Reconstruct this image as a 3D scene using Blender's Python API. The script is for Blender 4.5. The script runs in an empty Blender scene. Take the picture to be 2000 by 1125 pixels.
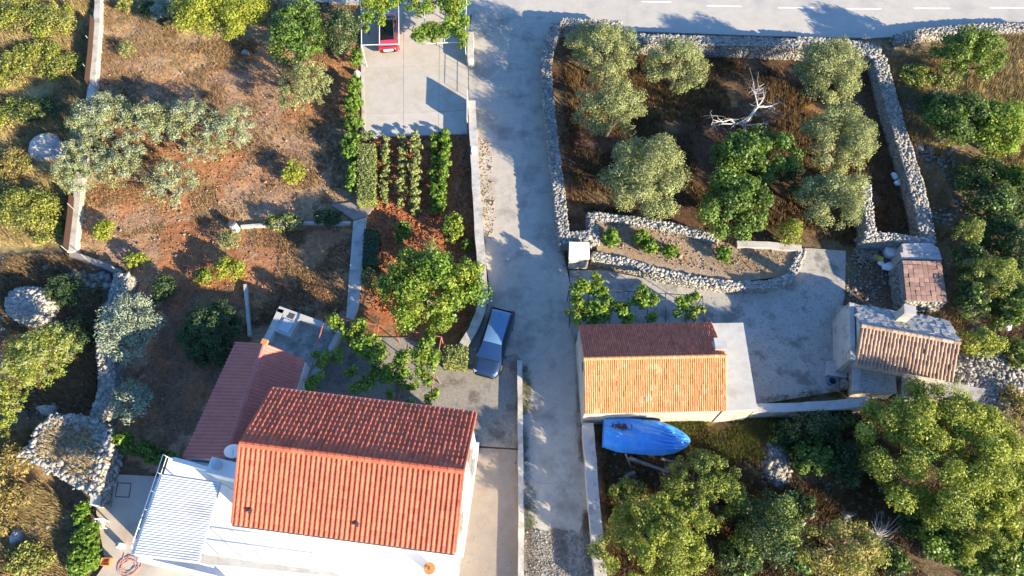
import bpy, math, random
import numpy as np

scene = bpy.context.scene
# ------------------------------------------------------------------ camera
TILT, CAM_H, FOC = math.radians(27.0), 42.0, 1351.0          # metres above the lane; focal length in photo pixels
cam_data = bpy.data.cameras.new('camera')
cam_data.sensor_width = 36.0
cam_data.lens = 36.0 * FOC / 2000.0
cam_data.clip_end = 6000.0
cam = bpy.data.objects.new('camera', cam_data)
cam.location = (0, 0, CAM_H)
cam.rotation_euler = (TILT, 0, 0)
scene.collection.objects.link(cam)
scene.camera = cam
# ------------------------------------------------------------------ light
SUN_EL, SUN_AZ = math.radians(19.0), math.radians(127.5)      # azimuth clockwise from +Y
world = bpy.data.worlds.new('World')
scene.world = world
world.use_nodes = True
wn = world.node_tree
sky = wn.nodes.new('ShaderNodeTexSky')
sky.sky_type = 'NISHITA'
sky.sun_disc = False
sky.sun_elevation = SUN_EL
sky.sun_rotation = SUN_AZ
sky.ozone_density = 7.0
sky.dust_density = 0.3
wn.links.new(sky.outputs[0], wn.nodes['Background'].inputs[0])
wn.nodes['Background'].inputs[1].default_value = 0.13
sun_data = bpy.data.lights.new('sun', 'SUN')
sun_data.energy = 5.0
sun_data.angle = math.radians(0.5)
sun_data.color = (1.0, 0.86, 0.62)
sun = bpy.data.objects.new('sun', sun_data)
sun.rotation_euler = (math.radians(90) - SUN_EL, 0, math.pi - SUN_AZ)
scene.collection.objects.link(sun)
scene.view_settings.view_transform = 'Standard'
scene.view_settings.look = 'None'
scene.view_settings.exposure = 1.6
scene.view_settings.gamma = 1.0
scene.view_settings.use_curve_mapping = False
scene.cycles.max_bounces = 6
scene.cycles.diffuse_bounces = 3
scene.cycles.transparent_max_bounces = 4

COL = scene.collection
rnd = random.Random(7)
rng = np.random.default_rng(11)
ct, st = math.cos(TILT), math.sin(TILT)


def P(x, y, z=0.0):
    """photo pixel at height z -> place in the world (metres)"""
    a, b = (x - 1000.0) / FOC, -(y - 562.5) / FOC
    dy, dz = b * ct + st, b * st - ct
    k = (z - CAM_H) / dz
    return np.array([a * k, dy * k, z])


def ppm(x, y, z=0.0):
    p = P(x, y, z)
    return FOC / (p[1] * st + (CAM_H - z) * ct)


# ------------------------------------------------------------------ materials
MATS = {}


def mat(name, c1, c2, scale=3.0, rough=0.85, bump=0.25, bscale=None, c3=None, s3=0.6, t3=(0.5, 0.66),
        tint=0.0, rand=0.0, spec=0.3, metal=0.0, coat=0.0, leaf=0.0, c4=None, s4=9.0, t4=(0.58, 0.7)):
    m = bpy.data.materials.new(name)
    m.use_nodes = True
    nt = m.node_tree
    N, L = nt.nodes, nt.links
    bs = N['Principled BSDF']
    bs.inputs['Roughness'].default_value = rough
    bs.inputs['Specular IOR Level'].default_value = spec
    bs.inputs['Metallic'].default_value = metal
    bs.inputs['Coat Weight'].default_value = coat
    tc = N.new('ShaderNodeTexCoord')

    def noise(s, d=5.0, r=0.6):
        n = N.new('ShaderNodeTexNoise')
        n.inputs['Scale'].default_value = s
        n.inputs['Detail'].default_value = d
        n.inputs['Roughness'].default_value = r
        L.new(tc.outputs['Object'], n.inputs['Vector'])
        return n.outputs['Fac']

    def remap(v, a, b):
        r = N.new('ShaderNodeMapRange')
        r.inputs['From Min'].default_value = a
        r.inputs['From Max'].default_value = b
        L.new(v, r.inputs['Value'])
        return r.outputs[0]

    def mix(f, a, b, blend='MIX'):
        x = N.new('ShaderNodeMix')
        x.data_type = 'RGBA'
        x.blend_type = blend
        if isinstance(f, (int, float)):
            x.inputs[0].default_value = f
        else:
            L.new(f, x.inputs[0])
        for i, v in ((6, a), (7, b)):
            if isinstance(v, tuple):
                x.inputs[i].default_value = (*v, 1)
            else:
                L.new(v, x.inputs[i])
        return x.outputs[2]
    col = mix(remap(noise(scale), 0.3, 0.7), c1, c2)
    if c3:
        col = mix(remap(noise(s3, 6.0, 0.65), *t3), col, c3)
    if c4:
        col = mix(remap(noise(s4, 3.0, 0.6), *t4), col, c4)
    for amt, kind in ((tint, 'a'), (rand, 'o')):
        if amt:
            if kind == 'a':
                at = N.new('ShaderNodeAttribute')
                at.attribute_name = 'tint'
                v = at.outputs['Fac']
            else:
                v = N.new('ShaderNodeObjectInfo').outputs['Random']
            r = N.new('ShaderNodeMapRange')
            r.inputs['To Min'].default_value = 1 - amt
            r.inputs['To Max'].default_value = 1 + amt
            L.new(v, r.inputs['Value'])
            col = mix(1.0, col, r.outputs[0], 'MULTIPLY')
    L.new(col, bs.inputs['Base Color'])
    if bump:
        b = N.new('ShaderNodeBump')
        b.inputs['Strength'].default_value = bump
        b.inputs['Distance'].default_value = 0.05
        L.new(noise(bscale or scale * 4, 4.0), b.inputs['Height'])
        L.new(b.outputs[0], bs.inputs['Normal'])
    if leaf:
        tr = N.new('ShaderNodeBsdfTranslucent')
        L.new(mix(0.5, col, (0.30, 0.34, 0.03), 'MIX'), tr.inputs[0])
        ms = N.new('ShaderNodeMixShader')
        ms.inputs[0].default_value = leaf
        L.new(bs.outputs[0], ms.inputs[1])
        L.new(tr.outputs[0], ms.inputs[2])
        L.new(ms.outputs[0], N['Material Output'].inputs[0])
    MATS[name] = m
    return m


# ground sheet: soil colours come as an attribute
def ground_mat():
    m = mat('soil', (0.9, 0.9, 0.9), (1.1, 1.1, 1.1), 0.9, 1.0, 0.9, 7.0, spec=0.1)
    nt = m.node_tree
    N, L = nt.nodes, nt.links
    bs = N['Principled BSDF']
    at = N.new('ShaderNodeAttribute')
    at.attribute_name = 'soil'
    tc = N.new('ShaderNodeTexCoord')
    prev = at.outputs['Color']
    for s, lo, hi in ((0.7, 0.8, 1.2), (4.0, 0.68, 1.32), (13.0, 0.62, 1.38), (34.0, .72, 1.28)):
        n = N.new('ShaderNodeTexNoise')
        n.inputs['Scale'].default_value = s
        n.inputs['Detail'].default_value = 5
        L.new(tc.outputs['Object'], n.inputs['Vector'])
        r = N.new('ShaderNodeMapRange')
        r.inputs['From Min'].default_value = 0.28
        r.inputs['From Max'].default_value = 0.72
        r.inputs['To Min'].default_value = lo
        r.inputs['To Max'].default_value = hi
        L.new(n.outputs['Fac'], r.inputs['Value'])
        x = N.new('ShaderNodeMix')
        x.data_type = 'RGBA'
        x.blend_type = 'MULTIPLY'
        x.inputs[0].default_value = 1
        L.new(prev, x.inputs[6])
        L.new(r.outputs[0], x.inputs[7])
        prev = x.outputs[2]
    L.new(prev, bs.inputs['Base Color'])


ground_mat()
mat('asphalt', (0.42, 0.385, 0.33), (0.48, 0.44, 0.38), 1.2, 0.9, 0.15, 40, c3=(0.37, 0.34, 0.31), s3=0.25, c4=(0.34, 0.31, 0.28), s4=26, t4=(0.6, 0.75))
mat('lane_concrete', (0.38, 0.345, 0.29), (0.46, 0.415, 0.35), 1.6, 0.92, 0.2, 30, c3=(0.26, 0.235, 0.20), s3=0.45, c4=(0.24, 0.22, 0.19), s4=14, t4=(0.6, 0.74))


def add_cracks(m, scale, width, dark):
    """hairline cracks worn into the surface"""
    nt = m.node_tree
    N, L = nt.nodes, nt.links
    bs = N['Principled BSDF']
    src = bs.inputs['Base Color'].links[0].from_socket
    tc = N.new('ShaderNodeTexCoord')
    nz = N.new('ShaderNodeTexNoise')
    nz.inputs['Scale'].default_value = 1.3
    nz.inputs['Detail'].default_value = 6
    L.new(tc.outputs['Object'], nz.inputs['Vector'])
    mx = N.new('ShaderNodeMix')
    mx.data_type = 'VECTOR'
    mx.inputs[0].default_value = 0.32
    L.new(tc.outputs['Object'], mx.inputs[4])
    L.new(nz.outputs['Color'], mx.inputs[5])
    vo = N.new('ShaderNodeTexVoronoi')
    vo.feature = 'DISTANCE_TO_EDGE'
    vo.inputs['Scale'].default_value = scale
    L.new(mx.outputs[1], vo.inputs['Vector'])
    mr = N.new('ShaderNodeMapRange')
    mr.inputs['From Min'].default_value = 0.0
    mr.inputs['From Max'].default_value = width
    mr.inputs['To Min'].default_value = dark
    mr.inputs['To Max'].default_value = 1.0
    L.new(vo.outputs['Distance'], mr.inputs['Value'])
    mu = N.new('ShaderNodeMix')
    mu.data_type = 'RGBA'
    mu.blend_type = 'MULTIPLY'
    mu.inputs[0].default_value = 1.0
    L.new(src, mu.inputs[6])
    L.new(mr.outputs[0], mu.inputs[7])
    L.new(mu.outputs[2], bs.inputs['Base Color'])


add_cracks(MATS['lane_concrete'], 0.30, 0.006, 0.78)
add_cracks(MATS['asphalt'], 0.12, 0.003, 0.85)
mat('slab_concrete', (0.44, 0.395, 0.33), (0.50, 0.45, 0.385), 1.4, 0.92, 0.15, 30, c3=(0.42, 0.36, 0.27), s3=0.5, c4=(0.37, 0.33, 0.28), s4=9, rand=0.05)
mat('yard_concrete', (0.34, 0.32, 0.28), (0.42, 0.39, 0.35), 1.2, 0.92, 0.25, 24, c3=(0.20, 0.19, 0.165), s3=0.5, t3=(0.52, 0.62), c4=(0.16, 0.15, 0.13), s4=7, t4=(0.57, 0.68))
mat('drive_pebble', (0.22, 0.195, 0.16), (0.32, 0.29, 0.25), 6, 0.95, 0.5, 26, c3=(0.12, 0.10, 0.085), s3=0.6, c4=(0.40, 0.37, 0.33), s4=17, t4=(0.62, 0.7))
mat('drive_concrete', (0.24, 0.20, 0.165), (0.29, 0.245, 0.205), 1.3, 0.92, 0.2, 30, c3=(0.25, 0.18, 0.13), s3=0.35, c4=(0.20, 0.17, 0.145), s4=8)
mat('court_concrete', (0.40, 0.35, 0.29), (0.47, 0.41, 0.34), 1.2, 0.92, 0.2, 30, c3=(0.40, 0.30, 0.21), s3=0.4)
mat('gravel', (0.30, 0.27, 0.225), (0.40, 0.36, 0.30), 9, 1.0, 0.8, 30, c3=(0.20, 0.17, 0.135), s3=0.8, t3=(0.5, 0.66))
mat('paint_white', (0.75, 0.75, 0.72), (0.8, 0.8, 0.78), 6, 0.7, 0.05)
mat('white_wall', (0.78, 0.77, 0.74), (0.82, 0.81, 0.79), 1.5, 0.85, 0.08, 20, c3=(0.74, 0.72, 0.68), s3=0.7)
mat('old_plaster', (0.42, 0.37, 0.30), (0.52, 0.47, 0.40), 1.6, 0.95, 0.3, 18, c3=(0.33, 0.28, 0.225), s3=0.9, c4=(0.62, 0.58, 0.52), s4=3)
mat('wall_concrete', (0.43, 0.395, 0.345), (0.53, 0.49, 0.435), 2.5, 0.95, 0.35, 22, c3=(0.30, 0.275, 0.235), s3=1.3)
mat('cement', (0.40, 0.385, 0.36), (0.47, 0.455, 0.425), 2.0, 0.95, 0.2, 25, c3=(0.35, 0.33, 0.30), s3=0.8, tint=0.1)
mat('stone', (0.21, 0.20, 0.18), (0.31, 0.295, 0.265), 4, 0.95, 0.5, 16, tint=0.3, c3=(0.36, 0.315, 0.255), s3=1.0, spec=0.15)
mat('stone_pale', (0.27, 0.255, 0.225), (0.38, 0.36, 0.32), 4, 0.95, 0.5, 16, tint=0.28, spec=0.15)
mat('stone_core', (0.20, 0.185, 0.165), (0.28, 0.26, 0.23), 5, 1.0, 0.6, 18)
mat('slab_stone', (0.32, 0.305, 0.29), (0.44, 0.42, 0.395), 2.6, 0.95, 0.4, 14, tint=0.3, c4=(0.18, 0.165, 0.15), s4=6, t4=(0.56, 0.66))
mat('tile', (0.50, 0.10, 0.052), (0.58, 0.145, 0.075), 1.1, 0.7, 0.1, 30, tint=0.22, rand=0.2, c3=(0.42, 0.11, 0.06), s3=0.9, c4=(0.34, 0.15, 0.10), s4=3.0, t4=(0.62, 0.74))
mat('tile_annex', (0.42, 0.125, 0.10), (0.50, 0.175, 0.14), 1.5, 0.75, 0.1, 30, tint=0.12)
mat('tile_old', (0.58, 0.225, 0.085), (0.60, 0.285, 0.13), 5.0, 0.85, 0.15, 20, tint=0.26, c3=(0.60, 0.40, 0.24), s3=1.2, t3=(0.55, 0.7))
mat('tile_old_dirty', (0.55, 0.125, 0.07), (0.62, 0.18, 0.10), 2.0, 0.85, 0.2, 20, tint=0.25, c3=(0.20, 0.14, 0.11), s3=1.4, t3=(0.58, 0.68))
mat('tile_brown', (0.30, 0.185, 0.125), (0.40, 0.27, 0.19), 3, 0.9, 0.25, 18, tint=0.2, rand=0.25, c3=(0.48, 0.38, 0.30), s3=1.6, t3=(0.55, 0.68))
mat('brick_roof', (0.24, 0.145, 0.115), (0.32, 0.20, 0.16), 3, 0.9, 0.25, 18, rand=0.3, c3=(0.47, 0.15, 0.055), s3=0.9, t3=(0.6, 0.66))
mat('metal_white', (0.74, 0.74, 0.74), (0.8, 0.8, 0.8), 4, 0.45, 0.03, spec=0.5, c3=(0.62, 0.62, 0.62), s3=0.8)
mat('metal_slat', (0.62, 0.61, 0.58), (0.72, 0.71, 0.68), 4, 0.8, 0.03, spec=0.1, c3=(0.40, 0.40, 0.40), s3=0.5, rand=0.08)
mat('metal_grey', (0.42, 0.42, 0.42), (0.5, 0.5, 0.5), 8, 0.45, 0.03, spec=0.5)
mat('metal_dark', (0.05, 0.05, 0.055), (0.08, 0.08, 0.085), 8, 0.5, 0.03)
mat('rust', (0.30, 0.10, 0.06), (0.40, 0.16, 0.10), 12, 0.8, 0.15)
mat('hatch_lid', (0.36, 0.40, 0.43), (0.44, 0.48, 0.50), 4, 0.5, 0.05, spec=0.5)
mat('brown_mesh', (0.05, 0.026, 0.018), (0.075, 0.04, 0.026), 9, 0.95, 0.4, 40)
mat('bark', (0.12, 0.095, 0.07), (0.20, 0.17, 0.135), 9, 0.95, 0.5, 30)
mat('dead_wood', (0.47, 0.43, 0.39), (0.57, 0.53, 0.48), 9, 0.9, 0.3, 30)
mat('timber', (0.25, 0.21, 0.17), (0.36, 0.31, 0.26), 9, 0.9, 0.3, 30)
mat('car_blue', (0.012, 0.028, 0.075), (0.016, 0.034, 0.085), 2, 0.28, 0.0, spec=0.6, coat=0.8)
mat('car_red', (0.42, 0.008, 0.02), (0.45, 0.012, 0.025), 2, 0.3, 0.0, spec=0.6, coat=0.6)
mat('car_glass', (0.008, 0.01, 0.014), (0.012, 0.014, 0.018), 2, 0.08, 0.0, spec=0.9, coat=0.3)
mat('car_glass_blue', (0.01, 0.03, 0.10), (0.012, 0.034, 0.11), 2, 0.08, 0.0, spec=0.9, coat=0.5)
mat('car_roof_glass', (0.006, 0.006, 0.007), (0.012, 0.010, 0.010), 3, 0.25, 0.0, spec=0.5)
mat('car_roof_sky_sheen', (0.10, 0.20, 0.34), (0.12, 0.22, 0.36), 2, 0.25, 0.0, spec=0.6, coat=0.8)  # blue car's roof: sky reflection painted in as a paler colour
mat('lamp_glass', (0.35, 0.37, 0.4), (0.45, 0.46, 0.48), 5, 0.15, 0.0, spec=0.8)
mat('lamp_red', (0.45, 0.02, 0.02), (0.5, 0.03, 0.03), 5, 0.2, 0.0, spec=0.8)
mat('rubber', (0.015, 0.015, 0.015), (0.025, 0.025, 0.025), 9, 0.9, 0.1)
mat('alloy', (0.45, 0.45, 0.46), (0.5, 0.5, 0.5), 9, 0.35, 0.0, metal=0.8)
mat('tarp', (0.04, 0.26, 0.74), (0.06, 0.32, 0.82), 2.5, 0.38, 0.4, 5.5, spec=0.55, c3=(0.09, 0.36, 0.80), s3=0.9)
mat('tarp_stain', (0.05, 0.03, 0.02), (0.09, 0.05, 0.03), 9, 0.5, 0.1)
mat('hull', (0.10, 0.11, 0.12), (0.16, 0.16, 0.17), 4, 0.6, 0.05)
mat('plastic_white', (0.72, 0.74, 0.76), (0.8, 0.8, 0.8), 3, 0.5, 0.2, 6, spec=0.5)
mat('plastic_blue', (0.05, 0.16, 0.32), (0.07, 0.20, 0.36), 3, 0.4, 0.0)
mat('plastic_yellow', (0.62, 0.58, 0.03), (0.68, 0.62, 0.05), 3, 0.5, 0.0)
mat('terracotta', (0.50, 0.18, 0.06), (0.56, 0.24, 0.10), 4, 0.85, 0.1)
mat('hose_red', (0.50, 0.22, 0.17), (0.55, 0.27, 0.21), 9, 0.5, 0.0)
mat('red_soil', (0.30, 0.105, 0.045), (0.38, 0.15, 0.07), 2.2, 1.0, 0.8, 9, spec=0.1, c3=(0.24, 0.09, 0.04), s3=0.9)
mat('garden_clod', (0.28, 0.165, 0.10), (0.40, 0.25, 0.15), 2.2, 1.0, 0.6, 9, spec=0.1, tint=.4)
mat('bed_soil', (0.27, 0.19, 0.125), (0.38, 0.29, 0.20), 2.2, 1.0, 0.9, 9, spec=0.1, c3=(0.34, 0.20, 0.10), s3=0.9, c4=(0.42, 0.37, 0.31), s4=7)
LEAF = {
    'olive': mat('leaf_olive', (0.20, 0.225, 0.08), (0.345, 0.36, 0.15), 1.4, 0.6, 0, tint=0.45, leaf=0.22, spec=0.35),
    'olive_silver': mat('leaf_olive_silver', (0.230, 0.270, 0.182), (0.338, 0.385, 0.270), 1.4, 0.55, 0, tint=0.4, leaf=0.2, spec=0.35),
    'fig': mat('leaf_fig', (0.075, 0.14, 0.020), (0.165, 0.25, 0.042), 1.4, 0.5, 0, tint=0.5, leaf=0.3, spec=0.4),
    'vine': mat('leaf_vine', (0.11, 0.20, 0.020), (0.20, 0.31, 0.036), 1.6, 0.5, 0, tint=0.45, leaf=0.35, spec=0.4),
    'lime': mat('leaf_lime', (0.240, 0.288, 0.029), (0.372, 0.384, 0.054), 1.6, 0.55, 0, tint=0.4, leaf=0.35, spec=0.35),
    'ash': mat('leaf_ash', (0.17, 0.215, 0.032), (0.31, 0.345, 0.06), 0.8, 0.55, 0, tint=0.45, leaf=0.3, spec=0.35),
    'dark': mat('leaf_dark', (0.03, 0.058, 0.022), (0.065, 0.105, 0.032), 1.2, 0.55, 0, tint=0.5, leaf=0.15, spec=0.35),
    'hedge': mat('leaf_hedge', (0.189, 0.223, 0.061), (0.297, 0.317, 0.101), 2.2, 0.6, 0, tint=0.35, leaf=0.15, spec=0.3),
    'dryleaf': mat('leaf_dry', (0.276, 0.218, 0.069), (0.368, 0.276, 0.103), 1.4, 0.7, 0, tint=0.45, leaf=0.25, spec=0.2),
    'scrub': mat('leaf_scrub', (0.208, 0.234, 0.052), (0.338, 0.325, 0.091), 0.7, 0.6, 0, tint=0.5, leaf=0.28, spec=0.3, c3=(0.28, 0.22, 0.085), s3=0.35),
}
mat('grass_dry', (0.30, 0.215, 0.095), (0.42, 0.32, 0.155), 0.5, 0.9, 0, tint=0.4, spec=0.1)
mat('grass_brown', (0.20, 0.13, 0.065), (0.30, 0.205, 0.11), 0.5, 0.9, 0, tint=0.4, spec=0.1)
mat('grass_umber', (0.125, 0.075, 0.035), (0.21, 0.135, 0.06), 0.5, 0.9, 0, tint=0.4, spec=0.1)  # darker than the other dry grasses, with shade put into the colour
mat('grass_green', (0.10, 0.13, 0.03), (0.19, 0.20, 0.06), 0.5, 0.9, 0, tint=0.4, spec=0.1)


# ------------------------------------------------------------------ mesh helpers
def link(name, me, m, parent=None):
    o = bpy.data.objects.new(name, me)
    if m and not me.materials:
        me.materials.append(MATS[m] if isinstance(m, str) else m)
    COL.objects.link(o)
    if parent is not None:
        o.parent = parent
    return o


def origin_of(parent):
    l = np.zeros(3)
    while parent is not None:
        l += np.array(parent.location)
        parent = parent.parent
    return l


def np_mesh(name, V, F, m, parent=None, tint=None, smooth=False):
    """V (n,3) world coordinates, F (k,3|4) -> one mesh object"""
    V = np.asarray(V, float) - origin_of(parent)
    F = np.asarray(F, np.int32)
    me = bpy.data.meshes.new(name)
    k = F.shape[1]
    me.vertices.add(len(V))
    me.vertices.foreach_set('co', V.astype(np.float32).ravel())
    me.loops.add(F.size)
    me.loops.foreach_set('vertex_index', F.ravel())
    me.polygons.add(len(F))
    me.polygons.foreach_set('loop_start', np.arange(0, F.size, k, dtype=np.int32))
    me.update(calc_edges=True)
    if tint is not None:
        a = me.attributes.new('tint', 'FLOAT', 'FACE')
        a.data.foreach_set('value', np.asarray(tint, np.float32))
    if smooth:
        me.polygons.foreach_set('use_smooth', np.ones(len(F), bool))
    return link(name, me, m, parent)


class MB:
    def __init__(s):
        s.v, s.f, s.t = [], [], []

    def add(s, V, F, tint=0.5):
        n = len(s.v)
        s.v += [tuple(map(float, p)) for p in V]
        s.f += [tuple(i + n for i in f) for f in F]
        s.t += [tint] * len(F)

    def hexa(s, c, tint=0.5):
        """8 corners: bottom ring then top ring, counter-clockwise from above"""
        s.add(c, [(3, 2, 1, 0), (4, 5, 6, 7), (0, 1, 5, 4), (1, 2, 6, 5), (2, 3, 7, 6), (3, 0, 4, 7)], tint)

    def box(s, c, d, rz=0.0, tint=0.5):
        cx, cy, cz = c
        co, si = math.cos(rz), math.sin(rz)
        q = []
        for z in (-.5, .5):
            for x, y in ((-.5, -.5), (.5, -.5), (.5, .5), (-.5, .5)):
                X, Y = x * d[0], y * d[1]
                q.append((cx + X * co - Y * si, cy + X * si + Y * co, cz + z * d[2]))
        s.hexa(q, tint)

    def prism(s, poly, z0, z1, tint=0.5):
        """poly: list of xy; z1 may be one height or one for each corner"""
        poly = [tuple(p[:2]) for p in poly]
        a = sum(poly[i][0] * poly[(i + 1) % len(poly)][1] - poly[(i + 1) % len(poly)][0] * poly[i][1] for i in range(len(poly)))
        zt = list(z1) if hasattr(z1, '__len__') else [z1] * len(poly)
        if a < 0:
            poly, zt = poly[::-1], zt[::-1]
        n = len(poly)
        V = [(x, y, z0) for x, y in poly] + [(x, y, z) for (x, y), z in zip(poly, zt)]
        F = [tuple(range(n - 1, -1, -1)), tuple(range(n, 2 * n))]
        F += [(i, (i + 1) % n, n + (i + 1) % n, n + i) for i in range(n)]
        s.add(V, F, tint)

    def tube(s, pts, rad, n=6, tint=0.5, cap=True):
        pts = [np.array(p, float) for p in pts]
        if not hasattr(rad, '__len__'):
            rad = [rad] * len(pts)
        V, F = [], []
        up = None
        for i, p in enumerate(pts):
            d = pts[min(i + 1, len(pts) - 1)] - pts[max(i - 1, 0)]
            d = d / (np.linalg.norm(d) + 1e-9)
            if up is None:
                up = np.array([0, 0, 1.0]) if abs(d[2]) < 0.9 else np.array([1.0, 0, 0])
            a = np.cross(d, up)
            a /= np.linalg.norm(a) + 1e-9
            b = np.cross(a, d)
            for k in range(n):
                w = 2 * math.pi * k / n
                V.append(p + rad[i] * (a * math.cos(w) + b * math.sin(w)))
        for i in range(len(pts) - 1):
            for k in range(n):
                F.append((i * n + k, i * n + (k + 1) % n, (i + 1) * n + (k + 1) % n, (i + 1) * n + k))
        if cap:
            F.append(tuple(range(n - 1, -1, -1)))
            m = (len(pts) - 1) * n
            F.append(tuple(range(m, m + n)))
        s.add(V, F, tint)

    def disc(s, c, r, z0, z1, n=20, tint=0.5, r2=None):
        r2 = r if r2 is None else r2
        V = [(c[0] + r * math.cos(2 * math.pi * k / n), c[1] + r * math.sin(2 * math.pi * k / n), z0) for k in range(n)]
        V += [(c[0] + r2 * math.cos(2 * math.pi * k / n), c[1] + r2 * math.sin(2 * math.pi * k / n), z1) for k in range(n)]
        F = [tuple(range(n - 1, -1, -1)), tuple(range(n, 2 * n))] + [(k, (k + 1) % n, n + (k + 1) % n, n + k) for k in range(n)]
        s.add(V, F, tint)

    def build(s, name, m, parent=None, smooth=False):
        off = origin_of(parent)
        me = bpy.data.meshes.new(name)
        me.from_pydata([tuple(np.array(p) - off) for p in s.v], [], s.f)
        a = me.attributes.new('tint', 'FLOAT', 'FACE')
        a.data.foreach_set('value', np.array(s.t, np.float32))
        if smooth:
            me.polygons.foreach_set('use_smooth', np.ones(len(s.f), bool))
        return link(name, me, m, parent)


def tag(o, label, cat, group=None, kind=None):
    o['label'] = label
    o['category'] = cat
    if group:
        o['group'] = group
    o['kind'] = kind or 'thing'
    return o


def root(name, loc, label, cat, group=None):
    o = bpy.data.objects.new(name, None)
    o.empty_display_size = 0.3
    o.location = tuple(map(float, loc))
    COL.objects.link(o)
    return tag(o, label, cat, group)


def structure(o, label=None):
    o['kind'] = 'structure'
    if label:
        o['label'] = label
    return o


def stuff(o):
    o['kind'] = 'stuff'
    return o


def PX(pts, z=0.0):
    return [P(p[0], p[1], p[2] if len(p) > 2 else z) for p in pts]


def inside(px, py, poly):
    """vectorised point in polygon"""
    r = np.zeros(px.shape, bool)
    n = len(poly)
    for i in range(n):
        x0, y0 = poly[i][:2]
        x1, y1 = poly[(i + 1) % n][:2]
        c = ((y0 > py) != (y1 > py)) & (px < (x1 - x0) * (py - y0) / (y1 - y0 + 1e-12) + x0)
        r ^= c
    return r


def vnoise(x, y, s, seed=0):
    """smooth value noise in 0..1"""
    g = np.random.default_rng(seed).random((128, 128))
    X, Y = x * s + 1000.3, y * s + 1000.7
    ix, iy = np.floor(X).astype(int), np.floor(Y).astype(int)
    fx, fy = X - ix, Y - iy
    fx, fy = fx * fx * (3 - 2 * fx), fy * fy * (3 - 2 * fy)
    a, b = g[ix % 128, iy % 128], g[(ix + 1) % 128, iy % 128]
    c, d = g[ix % 128, (iy + 1) % 128], g[(ix + 1) % 128, (iy + 1) % 128]
    return (a * (1 - fx) + b * fx) * (1 - fy) + (c * (1 - fx) + d * fx) * fy


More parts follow.
